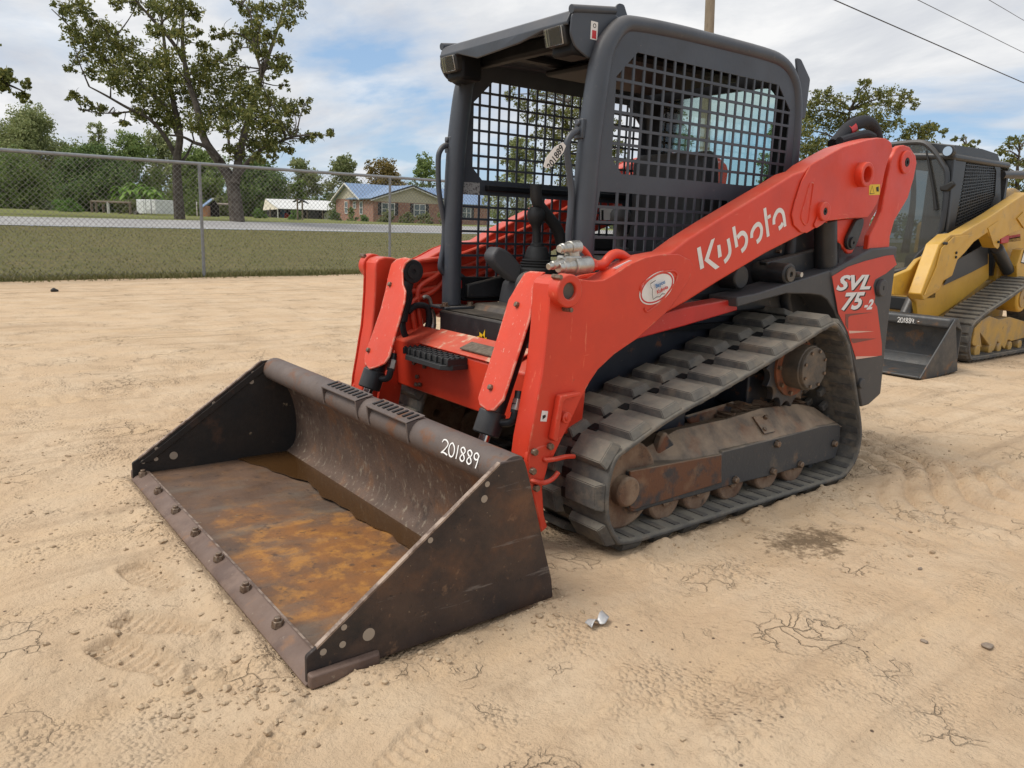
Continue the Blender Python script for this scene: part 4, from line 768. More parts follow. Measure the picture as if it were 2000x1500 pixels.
for s in (1, -1):
    q = MB(); q.holed([[Vector((p.x, CY-.006, p.z)) for p in OUTL], xz(UP_, CY-.006), xz(LOW, CY-.006)], (0, .006, 0)); sp_ = obj('side_panel', side(q, s), MAT['cabgrey'], LD, smooth=False)
    obj('side_screen', side(screen(UP_, CY-.004, x0=.548, z0=1.873), s), MAT['cabgrey'], sp_, smooth=False, kind='stuff')
    obj('side_screen', side(screen(LOW, CY-.004, x0=.600, z0=1.318), s), MAT['cabgrey'], sp_, smooth=False, kind='stuff')
    rail = smooth_path([(.706, .478, .83), (.706, .478, 1.25), (.695, .478, 1.55), (.670, .478, 1.78), (.648, .478, 1.90), (.610, .478, 1.965), (.555, .478, 2.015), (.48, .478, 2.032), (.25, .478, 2.043), (0, .478, 2.046), (-.34, .478, 2.047), (-.50, .478, 2.035), (-.60, .478, 1.985), (-.658, .478, 1.89), (-.682, .478, 1.69), (-.69, .478, 1.30), (-.69, .478, .86)], 4)
    q = MB(); q.tube(rail, [.034+.014*float(sstep(28, 10, i)) for i in range(len(rail))], 18); po = obj('cab_tube', side(q, s), MAT['cabgrey'], LD)
    q = MB(); q.bb(.62, .79, .40, .55, .812, .826); ft = obj('post_foot', side(q, s), MAT['cabgrey'], po, bevel=.004)
    for fx, fy in ((.775, .43), (.63, .42)):
        q = MB(); q.cyl((fx, fy, .826), (fx, fy, .845), .016, n=6); q.cyl((fx, fy, .826), (fx, fy, .831), .024, n=20); obj('bolt', side(q, s), MAT['bolt'], ft)
    # cheek, lamp and pocket at the roof corner
    q = MB(); q.prism(rounded(xz([(.80, 2.028), (.60, 2.065), (.545, 2.05), (.60, 1.93), (.70, 1.875), (.775, 1.905), (.805, 1.95)], .462), .02), (0, -.010, 0)); ck = obj('roof_cheek', side(q, s), MAT['cabgrey'], LD, bevel=.004)
    q = MB(); q.cyl((.800, .455, 2.040), (.575, .455, 2.072), .016, n=14); obj('cheek_tube', side(q, s), MAT['cabgrey'], ck)
    q = MB(); q.prism(rounded(xz([(.55, 2.066), (.50, 2.125), (.47, 2.125), (.44, 2.075)], .40), .01), (0, -.008, 0)); lf = obj('lifting_lug', side(q, s), MAT['cabgrey'], LD)
    q = MB(); q.bb(.66, .775, .315, .45, 1.885, 2.015); lb = obj('lamp_pocket', side(q, s), MAT['cabdark'], LD, bevel=.015)
    q = MB(); q.box((.785, .375, 1.958), (.05, .110, .078), Matrix.Rotation(R(14), 3, 'Y')); lmp = obj('work_lamp', side(q, s), MAT['plastic'], LD, bevel=.012, seg=3)
    q = MB(); q.box((.812, .375, 1.9515), (.006, .096, .064), Matrix.Rotation(R(14), 3, 'Y')); obj('reflector', side(q, s), MAT.setdefault('lampreflector', mat('ribbed_reflector', (.72, .70, .64), .35, .4, c2=(.5, .48, .44), sc=60, stretch=(1, .05, 1))), lmp, bevel=.002)  # reflector is plain pale metal, not emissive
    q = MB(); q.box((.818, .375, 1.950), (.006, .098, .066), Matrix.Rotation(R(14), 3, 'Y')); obj('lamp_lens', side(q, s), MAT['lens'], lmp, bevel=.002)
    q = MB(); q.prism(rounded(xz([(-.62, 2.07), (-.66, 2.07), (-.755, 1.99), (-.745, 1.80), (-.69, 1.80), (-.66, 1.95)], .49), .012), (0, -.012, 0)); obj('rear_lug', side(q, s), MAT['cabgrey'], LD, bevel=.003)
q = MB(); c_ = Vector((.685, .4625, 1.98)); q.box(c_, (.036, .002, .066)); rlab = obj('roof_warning_label', q, MAT['white'], LD, smooth=False)
q = MB(); q.box(c_+Vector((0, .0012, -.014)), (.022, .001, .030)); obj('warning_symbol', q, MAT['red'], rlab, smooth=False)
q = MB(); q.ring(c_+Vector((0, .0012, .018)), Yv, .006, .008, .001, 16); obj('warning_symbol', q, MAT['ink'], rlab, smooth=False)
q = MB(); q.bb(-.60, .66, -.45, .45, 2.022, 2.040); obj('roof_plate', q, MAT['cabgrey'], LD, bevel=.006)
for yy in (-.22, .0, .22):
    q = MB(); q.bb(-.5, .62, yy-.03, yy+.03, 1.990, 2.020); obj('roof_rib', q, MAT['cabdark'], LD, bevel=.008)
q = MB(); q.bb(-.45, .30, -.30, .30, 1.955, 1.985); obj('headliner', q, MAT['cabdark'], LD, bevel=.02)
vis = MB(); prof = [(.62, 2.062), (.74, 2.058), (.795, 2.035), (.815, 1.995)]
ys = [-.448, -.40, -.30, -.15, 0, .15, .30, .40, .448]; inn = [(.62, 2.050), (.735, 2.046), (.783, 2.025), (.803, 1.990)]
drop = lambda y: 0 if abs(y) > .29 else -.030+.016*(y/.30)
rows = []
for y in ys:
    dz = drop(y); rows.append([Vector((x, y, z)) for x, z in prof]+[Vector((.812-.004*abs(dz)*20, y, 1.985+dz)), Vector((.802, y, 1.983+dz))]+[Vector((x, y, z)) for x, z in reversed(inn)])
k = len(rows[0]); vis.add([v for r in rows for v in r], [(i*k+j, i*k+(j+1) % k, (i+1)*k+(j+1) % k, (i+1)*k+j) for i in range(len(ys)-1) for j in range(k)]+[tuple(range(k)), tuple((len(ys)-1)*k+j for j in range(k))])
obj('roof_visor', vis, MAT['cabgrey'], LD, bevel=.003)
q = MB(); q.bb(.60, .66, -.44, .44, 1.955, 2.02); obj('roof_beam', q, MAT['cabdark'], LD, bevel=.015)
# rear wall and window
RWO = rounded([Vector((-.66, y, z)) for y, z in ((-.46, .95), (.46, .95), (.46, 2.03), (-.46, 2.03))], .04); RWI = rounded([Vector((-.66, y, z)) for y, z in ((-.385, 1.475), (.385, 1.475), (.385, 1.955), (-.385, 1.955))], .10)
q = MB(); q.holed([RWO, RWI], (.02, 0, 0)); rw = obj('rear_wall', q, MAT['cabdark'], LD, smooth=False)
q = MB(); q.prism([p+Vector((.006, 0, 0)) for p in RWI], (.005, 0, 0)); obj('rear_window', q, MAT['glass'], LD, smooth=False)
q = MB(); q.bb(.76, .80, -.44, .44, .60, .812); q.bb(.55, .80, -.44, .44, .790, .812); obj('cab_floor_box', q, MAT['black'], LD, bevel=.03, seg=3)
q = MB(); q.bb(-.62, .78, -.47, .47, .775, .800); obj('cab_floor', q, MAT['cabdark'], LD)
for px, py in ((938,668),(942,663),(947,668),(937,660),(944,657)):
    c = Q(px, py, 'x', .802); q = MB(); q.prism([c+Vector((0, random.uniform(-.012, .012)+a, random.uniform(-.02, .02)+b)) for a, b in ((-.02, -.015), (.02, -.02), (.015, .02), (-.012, .018))], (.0008, 0, 0)); obj('paint_splash', q, MAT['yellow'], LD, smooth=False)
# handles
for s, pts, y in ((1, ((1134,252),(1122,258),(1112,268),(1107,287),(1110,320),(1116,370),(1115,410),(1111,450),(1111,480)), .47), (-1, ((878,283),(868,285),(860,294),(856,312),(857,370),(864,415),(868,440),(866,480),(860,515),(862,528),(872,538)), -.49)):
    P_ = [Q(*p, 'y', y) for p in pts]; q = MB(); q.tube(smooth_path(P_, 4), .0135, 12); hd = obj('grab_handle', q, MAT['cabgrey'], LD)
    q = MB(); q.box(P_[0]+Vector((-.012, 0, 0)), (.05, .05, .075)); q.cyl(P_[0]+Vector((0, 0, .02)), P_[0]+Vector((.022, 0, .024)), .014, n=6); obj('handle_bracket', q, MAT['cabgrey'], hd, bevel=.004)
    q = MB(); q.cyl(P_[-1]+Vector((-.03, 0, -.01)), P_[-1]+Vector((.012, 0, -.01)), .017, n=6); obj('handle_bolt', q, MAT['bolt'], hd)
# labels inside the far side panel
def lq(pts, y, m, nm): q = MB(); q.prism(QY(pts, y), (0, .0012, 0)); return obj(nm, q, m, LD, smooth=False)
lq(V3([(440,985),(597,985),(597,1103),(440,1103)]), -CY+.008, MAT['label'], 'serial_label'); lq(V3([(422,222),(548,228),(546,325),(420,318)]), -CY+.008, mat('mottled_label', (.42, .43, .43), .6, c2=(.10, .10, .10), sc=90, lo=.5, hi=.58), 'faded_label')
rr_ = Q(*V3([(410, 1020)])[0], 'y', -CY+.008); q = MB(); q.cyl(rr_, rr_+Yv*.004, .021, n=24); obj('round_reflector', q, MAT['red'], LD)
q = MB(); q.prism(rounded(QY(V3([(400,960),(700,965),(760,1010),(760,1150),(400,1150)]), -CY+.012), .02), (0, -.02, 0)); obj('inner_sill', q, MAT['cabdark'], LD, bevel=.006)
q = MB(); P0_ = Q(*V3([(610, 275)])[0], 'y', -CY+.03); q.bb(P0_.x-1.0, P0_.x, -CY+.002, -CY+.035, 1.40, 1.428); obj('inner_rail', q, MAT['cabdark'], LD, bevel=.006)
wlb = lq(VA4([(150,512),(440,515),(440,665),(150,665)]), -.30, MAT['white'], 'instruction_label')
for i in range(4):
    q = MB(); c = Q(*VA4([(178, 552+i*32)])[0], 'y', -.298); q.box(c, (.016, .001, .014)); obj('label_icon', q, MAT['ink'], wlb, smooth=False)
# seat, consoles, joysticks
q = MB(); q.prism(rounded(xz([(-.50, 1.02), (-.42, 1.60), (-.36, 1.64), (-.29, 1.60), (-.30, 1.30), (-.27, 1.05)], -.24), .05, 4), (0, .48, 0)); seat = obj('seat_back', q, MAT['seat'], LD, bevel=.035, seg=4)
q = MB(); q.prism(rounded(xz([(-.42, .93), (-.40, 1.06), (.10, 1.10), (.17, 1.05), (.15, .95)], -.25), .04, 4), (0, .50, 0)); obj('seat_cushion', q, MAT['seat'], LD, bevel=.035, seg=4)
q = MB(); q.bb(-.45, .1, -.2, .2, .80, .94); obj('seat_base', q, MAT['plastic'], LD, bevel=.02)
for s in (1, -1):
    q = MB(); q.prism(rounded(xz([(-.45, .82), (-.45, 1.00), (.20, .985), (.42, .955), (.45, .82)], .26), .03, 3), (0, .17, 0)); obj('side_console', side(q, s), MAT['padgrey'], LD, bevel=.02, seg=3)
    q = MB(); q.prism(rounded(xz([(-.35, 1.12), (-.35, 1.19), (.02, 1.19), (.08, 1.15), (.06, 1.11)], .28), .03, 3), (0, .10, 0)); obj('armrest', side(q, s), MAT['plastic'], LD, bevel=.02)
    b0 = Vector((.302, s*.30, 1.018)); rings = [(.108, -.04), (.108, .0)]
    for i in range(4): rings += [(.104-.008*i, .004+.013*i), (.090-.008*i, .010+.013*i)]
    rings += [(.066, .064), (.050, .110), (.036, .116), (.036, .128), (.024, .134)]; q = MB(); q.tube([b0+Vector((0, 0, h)) for _, h in rings], [r for r, _ in rings], 26); js = obj('joystick_boot', q, MAT['plastic'], LD)
    t0 = b0+Vector((.004, 0, .13)); q = MB(); q.tube([t0, t0+Vector((.004, 0, .05)), t0+Vector((.008, 0, .085)), t0+Vector((.010, 0, .10)), t0+Vector((.012, 0, .125)), t0+Vector((.012, 0, .15)), t0+Vector((.010, 0, .172)), t0+Vector((.006, 0, .182))], [.022, .021, .024, .034, .046, .047, .036, .012], 22); obj('joystick_grip', q, MAT['plastic'], js)
q = MB(); q.tube(smooth_path([Q(*p, 'y', -.30) for p in ((1047,360),(1047,378),(1050,396),(1062,413),(1078,432),(1090,452),(1096,475),(1098,500))], 5), .030, 18); obj('lap_bar', q, MAT['plastic'], LD, bevel=.0)
pd = rounded(QY(V3([(650,790),(690,730),(725,735),(790,770),(905,905),(900,1000),(830,1010),(700,900),(655,835)]), -.30), .03, 4); q = MB(); q.prism(pd, (0, -.085, 0)); obj('knee_pad', q, MAT['padgrey'], LD, bevel=.018, seg=3)
q = MB(); q.bb(.32, .40, -.36, -.28, .80, 1.0); obj('pad_mount', q, MAT['plastic'], LD, bevel=.01)
# hoses over the far arm at the back
q = MB(); q.tube(smooth_path([Q(*p, 'y', .52) for p in ((1628,283),(1640,270),(1655,252),(1672,242),(1690,238),(1703,246),(1710,262),(1712,272))], 5), .034, 14); hz_ = obj('arm_hose', q, MAT['hose'], LD)
q = MB(); a, b = Q(1652, 257, 'y', .52), Q(1662, 249, 'y', .52); q.cyl(a, b, .037, n=18); obj('hose_band', q, MAT['red'], hz_)
q = MB(); q.tube(smooth_path([Q(*p, 'y', .57) for p in ((1640,276),(1665,268),(1690,262),(1705,268))], 4), .022, 10); obj('arm_hose', q, MAT['hose'], LD)
# fuel-tank side box, clamp bits under the arm
q = MB(); q.bb(.02, .26, .44, .56, .86, .93); obj('side_box', q, MAT['black'], LD, bevel=.01)

# --- bucket
def rust(name, c1, c2, lay, bump=.35, spot=None): return mat(name, c1, .68, c2=c2, sc=5, lo=.38, hi=.62, layers=lay, spot=spot, bump=bump, bsc=70, bdet=8, metal=.15, rvar=.16, bdist=.005)
BSIDE = rust('bucket_side_steel', (.050, .034, .028), (.080, .050, .036), (((.17, .080, .040), 3.5, .50, .70, .85), ((.020, .018, .018), 4, .50, .66, .85), ((.26, .19, .13), 70, .66, .71, .6), ((.20, .17, .15), 30, .63, .68, .6, (.10, 1, 1)), ((.28, .16, .09), 22, .62, .72, .5), ((.012, .011, .011), 60, .64, .70, .6)))
BSHADE = rust('shaded_bucket_steel', (.020, .018, .017), (.032, .025, .021), (((.11, .055, .032), 6, .56, .70, .7), ((.34, .27, .18), 17, .69, .73, .7)))  # far side plate, darkened: shade on its inner face put into the colour
BFLOOR = rust('bucket_floor_steel', (.095, .060, .042), (.135, .085, .058), (((.30, .125, .034), 3.2, .34, .56, .9), ((.46, .21, .045), 12, .48, .62, .8), ((.17, .145, .115), 5, .52, .68, .65, (.35, 1, 1)), ((.34, .29, .22), 30, .69, .72, .7), ((.05, .035, .03), 26, .60, .67, .6)), .35, ((1.72, .42, .02), (.36, .62, 10)))
BBACK = rust('bucket_back_steel', (.105, .068, .050), (.150, .095, .068), (((.36, .30, .22), 48, .57, .66, .6, (1, 1, .5)), ((.30, .24, .18), 20, .62, .70, .4, (1, 1, .22)), ((.22, .10, .04), 5, .56, .66, .55), ((.05, .036, .030), 11, .58, .68, .6)), .6)
BTUBE = rust('bucket_tube_steel', (.120, .095, .085), (.150, .115, .098), (((.17, .075, .035), 9, .54, .64, .8), ((.05, .04, .035), 30, .62, .7, .5)), .25)
BEDGE = rust('cutting_edge_steel', (.150, .100, .078), (.205, .140, .108), (((.09, .055, .045), 6, .5, .66, .7), ((.36, .30, .23), 35, .66, .70, .6), ((.26, .13, .06), 9, .58, .66, .5)), .3)
BW = 1.022
shell = MB(); curve = [(2.07, .022), (1.60, .016), (1.44, .014), (1.375, .030), (1.335, .075), (1.324, .16), (1.335, .27), (1.366, .36), (1.41, .425), (1.435, .455)]
crv = smooth_path([Vector((x, 0, z)) for x, z in curve], 4); nn = len(crv)
outc = []
for i, p in enumerate(crv):
    t = (crv[min(i+1, nn-1)]-crv[max(i-1, 0)]).normalized(); n_ = Vector((-t.z, 0, t.x)); n_ = n_ if n_.dot(Vector((1.8, 0, .5))-p) < 0 else -n_; outc.append(p+n_*.010)
NY = 24; ysb = [-BW+.012+(2*BW-.024)*k/NY for k in range(NY+1)]
# the floor is one part, the back another
def sheet(i0, i1, name, m):
    mb = MB(); idx = list(range(i0, i1+1)); k = len(idx)
    for src in (crv, outc): mb.add([src[i]+Yv*y+Vector((0, 0, (.004*math.sin(y*2.2+i)+.003*math.sin(y*7)) if 2 < i < 10 else 0)) for y in ysb for i in idx], [(a*k+b, a*k+b+1, (a+1)*k+b+1, (a+1)*k+b) for a in range(NY) for b in range(k-1)])
    return mb
fl = sheet(0, 10, 'f', None); bko = thing if False else None
BK = obj('bucket', sheet(10, nn-1, 'b', None), BBACK, LD, label='rusty brown smooth-edged bucket lying on the sand'); obj('bucket_floor', fl, BFLOOR, BK)
tb = MB(); tprof = []
for k in range(15):
    a = R(-112+k*(112+118)/14*1.0); tprof.append((1.432+.062*math.cos(a), .470+.058*math.sin(a)))
tprof += [(1.395, .49), (1.385, .44), (1.40, .42)]
tb.prism([(x, -BW+.013, z) for x, z in tprof], (0, 2*BW-.026, 0)); obj('top_tube', tb, BTUBE, BK, bevel=0)
PL = [(2.13, -.003), (2.130, .080), (2.112, .089), (1.499, .517), (1.409, .519)]+[(Q(a, b, 'y', BW).x, Q(a, b, 'y', BW).z) for a, b in ((1026,903),(1034,935),(1053,1022),(1066,1082),(1077,1130))]+[(1.258, .008), (1.98, .0), (2.024, .0)]
for s, m in ((1, BSIDE), (-1, BSHADE)):
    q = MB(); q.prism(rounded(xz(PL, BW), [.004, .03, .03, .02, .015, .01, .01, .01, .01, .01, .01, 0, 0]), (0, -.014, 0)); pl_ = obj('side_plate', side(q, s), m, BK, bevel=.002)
    for x, z, r in ((2.082, .079, .010), (2.025, .083, .010), (2.02, .133, .009), (1.82, .062, .0), (1.945, .088, .019), (1.745, .325, .009), (1.545, .460, .009), (1.555, .415, .012)):
        if r == 0: continue
        q = MB(); q.cyl((x, BW-.016, z), (x, BW+.0006, z), r, n=18); obj('plate_hole', side(q, s), MAT['holepale'] if 'holepale' in MAT else MAT.setdefault('holepale', mat('pale_hole', (.34, .28, .22), .8)), pl_, smooth=False)  # holes drawn as pale discs in the plate
    q = MB(); q.prism([(2.10, BW+.0006, .0995), (1.499, BW+.0006, .5205), (1.499, BW+.0006, .513), (2.10, BW+.0006, .092)], (0, -.0152, 0)); obj('plate_edge_wear', side(q, s), mat('edge_wear_steel', (.38, .29, .23), .55, .3, c2=(.16, .11, .085), sc=22, lo=.42, hi=.58) if s > 0 else D.materials['edge_wear_steel'], pl_, smooth=False)
    q = MB(); q.prism(rounded([(2.132, BW+.030, -.004), (2.132, BW+.0005, -.004), (1.915, BW+.0005, -.004), (1.925, BW+.030, -.004)], .012), (0, 0, .040)); obj('skid_shoe', side(q, s), BEDGE, pl_, bevel=.010, seg=3)
    st_ = MB(); st_.prism(xz([(2.10, .075), (2.05, .075), (1.46, .485), (1.49, .505)], BW-.014), (0, -.006, 0)); obj('plate_doubler', side(st_, s), m, pl_, bevel=.002)
q = MB(); q.prism([(2.137, -BW-.004, -.004), (2.122, -BW-.004, .012), (2.072, -BW-.004, .034), (2.062, -BW-.004, .030), (2.062, -BW-.004, -.004)], (0, 2*BW+.008, 0)); ce = obj('cutting_edge', q, BEDGE, BK, bevel=.003)
q = MB(); q.prism([(2.068, -BW+.02, .0325), (2.060, -BW+.02, .0315), (2.060, -BW+.02, .024), (2.068, -BW+.02, .024)], (0, 2*BW-.04, 0)); obj('weld_seam', q, D.materials['edge_wear_steel'], ce, smooth=False)
for k in range(8):
    y = -.969+k*.2815; zb = .024
    bm_ = MB(); bm_.cyl((2.094, y, zb-.004), (2.094, y, zb+.018), .021, .018, n=6); bm_.cyl((2.094, y, zb+.018), (2.094, y, zb+.028), .011, n=10); obj('edge_bolt', bm_, MAT['bolt'], ce, bevel=.002)
for y0, y1 in ((-.275, .054), (.143, .462)):
    q = MB(); x0, x1 = 1.425, 1.515
    q.prism([(x1-.01, y0, .523), (x0, y0, .540), (x0, y1, .540), (x1-.01, y1, .523)], (0, 0, -.007)); 
    for yy in (y0, y1): q.prism([(x1-.01, yy, .523), (x0+.02, yy, .536), (x0+.045, yy, .50), (1.488, yy, .475), (1.494, yy, .440), (x1-.016, yy, .470)], (0, .010 if yy == y0 else -.010, 0))
    sto_ = obj('bucket_step', q, BTUBE, BK, bevel=.002)
    for k in range(8):
        yy = y0+.025+k*(y1-y0-.05)/7; h = MB(); h.box((1.462, yy, .5352), (.046, .014, .003), Matrix.Rotation(R(11), 3, 'Y')); obj('step_slot', h, MAT['ink'], sto_, smooth=False)
# number written on the tube in white marker
DIG = {'2': [(0,.75),(.1,.95),(.35,1),(.55,.85),(.5,.6),(.2,.2),(.0,.02),(.25,.08),(.6,.0)], '0': [(.3,1),(.08,.8),(.02,.4),(.15,.05),(.4,.03),(.55,.35),(.52,.75),(.3,1)], '1': [(.2,1.0),(.18,.5),(.12,0)],
       '8': [(.5,.85),(.3,1),(.08,.85),(.15,.65),(.4,.45),(.5,.2),(.3,0),(.08,.15),(.2,.42),(.45,.65),(.5,.85)], '9': [(.5,.85),(.3,1),(.08,.85),(.08,.6),(.28,.5),(.48,.7),(.5,.9),(.42,.4),(.3,-.1)], '4': [(.15,1),(.05,.5),(.5,.5),(.45,.9),(.4,.0)], '.': [(.1,.05),(.15,.0)], '-': [(.05,.45),(.4,.5)]}
def hand(mb, s, px, w, h, plane, n, adv=.68):           # px: left baseline pixel, pixel step per char, pixel height vector
    x, y = px
    for ch in s:
        pts = [plane(x+a*w[0]+b*h[0], y+a*w[1]+b*h[1]) for a, b in DIG[ch]]; stroke(mb, smooth_path(pts, 4), .0048, n, .0012); x += w[0]*(adv if ch != '1' else .42); y += w[1]*(adv if ch != '1' else .42)
tn = Vector((math.cos(R(25)), 0, math.sin(R(25)))); q = MB(); hand(q, '201889', (862, 884), (19.5, 8.2), (3.5, -27), lambda a, b: QP(a, b, Vector((1.432, 0, .470))+tn*.062, tn), tn)
obj('marker_number', q, MAT['paint'], BK, smooth=False, recalc=False)
# muddy water standing in the back of the bucket
wm = D.materials.new('muddy_water'); wm.use_nodes = True; p_ = wm.node_tree.nodes['Principled BSDF']; p_.inputs['Base Color'].default_value = (.070, .034, .012, 1); p_.inputs['Roughness'].default_value = .04; p_.inputs['Specular IOR Level'].default_value = .6
front = [(1.63-.135*sstep(-1.02, -.45, y)-.02*math.sin(y*3)*sstep(-.5, 0, y)+.010*math.sin(y*17)+.006*math.sin(y*41)-.06*sstep(.35, .9, y), y) for y in np.linspace(-1.0, .99, 60)]; wz = .0265
q = MB(); q.add([(x, y, wz) for x, y in front]+[(1.372-.004, y, wz) for x, y in front]+[(x, y, wz-.004) for x, y in front]+[(1.372-.004, y, wz-.004) for x, y in front],
    [(i, i+1, 61+i, 60+i) for i in range(59)]+[(120+i, 121+i, 181+i, 180+i) for i in range(59)]+[(i, i+1, 121+i, 120+i) for i in range(59)])
wt = obj('muddy_puddle', q, wm, smooth=False); tag(wt, 'muddy brown water standing along the back of the rusty bucket', 'puddle')
# paper lot tag tied to the near grab handle
tg = thing('paper_tag', 'white paper tag hanging from the near grab handle of the orange loader', 'tag')
pc_ = [Q(*p, 'y', .50) for p in V1([(1195,1110),(1220,1140),(1200,1190),(1105,1310),(1065,1315),(1045,1300),(1065,1230),(1130,1150)])]
q = MB(); q.prism(pc_, (.0, .0012, 0)); tg_p = obj('tag_paper', q, MAT['paper'], tg, smooth=False)
d_ = (pc_[0]-pc_[4]).normalized(); u_ = Yv.cross(-d_) if Yv.cross(-d_).z > 0 else -Yv.cross(-d_)
mid = sum(pc_, Vector())/len(pc_)
lettering('tag_lettering', '201889', .036, mid+Yv*.002-u_*.008, d_, u_ if d_.cross(u_).y > 0 else -u_, MAT['ink'], tg, bold=.0003)

# ------------------------------------------------------------------ the yellow track loader behind
YP = (.62, .36, .045)
MAT['yel'] = mat('yellow_machine_paint', YP, .42, c2=(.55, .31, .04), sc=3, layers=(((.30, .20, .09), 8, .58, .72, .5), ((.08, .06, .04), 26, .70, .75, .6)), bump=.06, dust=.3, rvar=.1)
MAT['yeldirt'] = mat('dusty_yellow_paint', (.52, .31, .06), .6, c2=(.40, .26, .09), sc=6, layers=(((.33, .24, .14), 5, .5, .64, .8), ((.10, .08, .05), 18, .62, .70, .6)), bump=.2, dust=.8)
MAT['catblack'] = mat('black_cab_paint', (.026, .029, .034), .42, c2=(.035, .038, .042), layers=(((.18, .15, .11), 20, .66, .75, .3),), dust=.25)
MAT['catbucket'] = mat('dark_bucket_steel', (.060, .062, .064), .5, .3, c2=(.085, .08, .075), sc=6, layers=(((.24, .12, .05), 5, .58, .66, .7), ((.22, .19, .15), 22, .66, .72, .5)), bump=.15, rvar=.12)
CT = _th('track_loader', 'yellow compact track loader with closed black cab parked behind the orange one', 'track loader', (-6.2, -1.38, 0), None)
def z8(pts, y): return QY(V8(pts), y)
def wob(name, mb, m, parent=CT, **k):
    o = obj(name, mb, m, parent, **k)
    if parent is CT: o.matrix_parent_inverse = Matrix.Translation(-CT.location)
    return o
CLOOP = [(x*1.0-6.53, z*.98+.004) for x, z in LOOP]
for y0, y1 in ((-.875, -.535), (-2.22, -1.88)):
    b = make_track(CT, y0, y1, CLOOP, 46, MAT['rubber'], MAT['rubber_in'], lug_h=.018, two=False, lug_l=.72); b.matrix_parent_inverse = Matrix.Translation(-CT.location)
# track frame with the toothed lower edge
fr = MB(); fr.prism(z8([(645,1235),(660,1150),(700,1105),(745,1080),(800,1100),(860,1085),(945,1110),(945,1205),(870,1225),(850,1215),(830,1270),(790,1225),(765,1285),(735,1240),(690,1180),(700,1260),(650,1250)], -.60), (0, -.12, 0)); cfr = wob('track_frame', fr, MAT['yeldirt'], bevel=.008)
for px, r in ((668, .07), (742, .055), (790, .055), (850, .055), (905, .055)):
    c = Q(*V8([(px, 1290)])[0], 'y', -.60); q = MB(); q.cyl((c.x, -.78, .09), (c.x, -.59, .09), r, n=20); wob('track_roller', q, MAT['yeldirt'], bevel=.008)
c = Q(*V8([(935, 975)])[0], 'y', -.56); q = MB(); q.cyl((c.x, -.80, c.z), (c.x, -.56, c.z), .16, n=32); dh = wob('drive_hub', q, MAT['yel'], bevel=.02); q = MB(); q.ring((c.x, -.56, c.z), Yv, .02, .11, .012, 28); wob('hub_cap', q, MAT['yeldirt'], dh)
# lower body and chassis
q = MB(); q.prism(z8([(195,850),(290,810),(335,755),(372,738),(400,760),(440,700),(480,760),(740,720),(741,865),(560,1010),(440,1090),(330,1085),(322,1000),(290,965),(200,960)], -.90), (0, -.05, 0)); wob('body_side', q, MAT['yel'], bevel=.01)
q = MB(); q.bb(-7.4, -5.55, -1.86, -.92, .30, .80); q.bb(-5.56, -5.35, -1.86, -.90, .62, .84); wob('lower_frame', q, MAT['yeldirt'], bevel=.02)
q = MB(); q.prism(z8([(480,905),(555,760),(735,660),(735,780),(640,830)], -.875), (0, -.01, 0)); wob('side_grille', q, MAT['catblack'], bevel=.004)
q = MB(); q.bb(-7.9, -7.0, -1.9, -.86, .55, 1.45); wob('engine_hood', q, MAT['yel'], bevel=.06, seg=3)
q = MB(); c0 = Q(*V8([(255, 1010)])[0], 'x', -5.33); q.box(c0, (.03, .32, .14)); wob('front_opening', q, MAT['ink'], bevel=.02)
q = MB(); q.cyl(Q(*V8([(300, 975)])[0], 'x', -5.27), Q(*V8([(255, 1075)])[0], 'x', -5.15), .055, n=20); wob('tilt_cylinder', q, MAT['catblack'], bevel=.006)
# arm
q = MB(); q.prism(z8([(455,668),(520,612),(580,606),(760,500),(960,368),(975,560),(860,610),(805,640),(800,688),(775,690),(735,600),(655,655),(600,720),(560,760),(530,850),(480,880),(455,935),(365,990),(350,955)], -.72), (0, -.13, 0)); ca = wob('loader_arm', q, MAT['yel'], bevel=.010)
q = MB(); q.prism(z8([(735,575),(795,535),(808,545),(800,680),(790,695),(770,680)], -.712), (0, -.008, 0)); wob('arm_plate', q, MAT['yel'], ca, bevel=.003)
q = MB(); q.prism(z8([(470,690),(540,625),(655,612),(600,650),(555,700),(545,750),(520,835),(470,880),(455,920),(372,960),(440,800)], -.705), (0, -.014, 0)); wob('arm_plate', q, MAT['yel'], ca, bevel=.003)
q = MB(); q.prism(z8([(905,520),(945,480),(960,600),(945,580)], -.705), (0, -.012, 0)); wob('arm_plate', q, MAT['yel'], ca, bevel=.003)
for a, b in ((553,717),(551,742),(485,663),(497,663),(797,655)):
    c = Q(*V8([(a, b)])[0], 'y', -.70); q = MB(); q.cyl(c-Yv*.01, c+Yv*.006, .014, n=8); wob('bolt', q, MAT['ink'], ca)
q = MB(); a, b = Q(*V8([(785, 690)])[0], 'y', -.79), Q(*V8([(850, 820)])[0], 'y', -.79); q.cyl(a, b, .065, n=20); wob('lift_cylinder', q, MAT['catblack'], bevel=.01)
for a, b in ((487,687),(480,722),(470,765),(380,742)):
    c = Q(*V8([(a, b)])[0], 'x', -5.36 if a > 400 else -5.33); q = MB(); q.cyl(c-Vector((.03, 0, 0)), c+Vector((.03, 0, -.005)), .045, n=18); q.cyl(c+Vector((.03, 0, -.005)), c+Vector((.06, 0, -.01)), .03, n=16); wob('quick_coupler', q, MAT['zinc'], bevel=.004)
q = MB(); q.prism(z8([(810,625),(920,605),(925,650),(810,665)], -.86), (0, -.06, 0)); wob('red_bracket', q, MAT['red'], bevel=.006)
q = MB(); q.prism(z8([(900,790),(930,700),(960,690),(960,870),(900,870)], -.70), (0, -.10, 0)); rp = wob('rear_panel', q, MAT['yel'], bevel=.006)
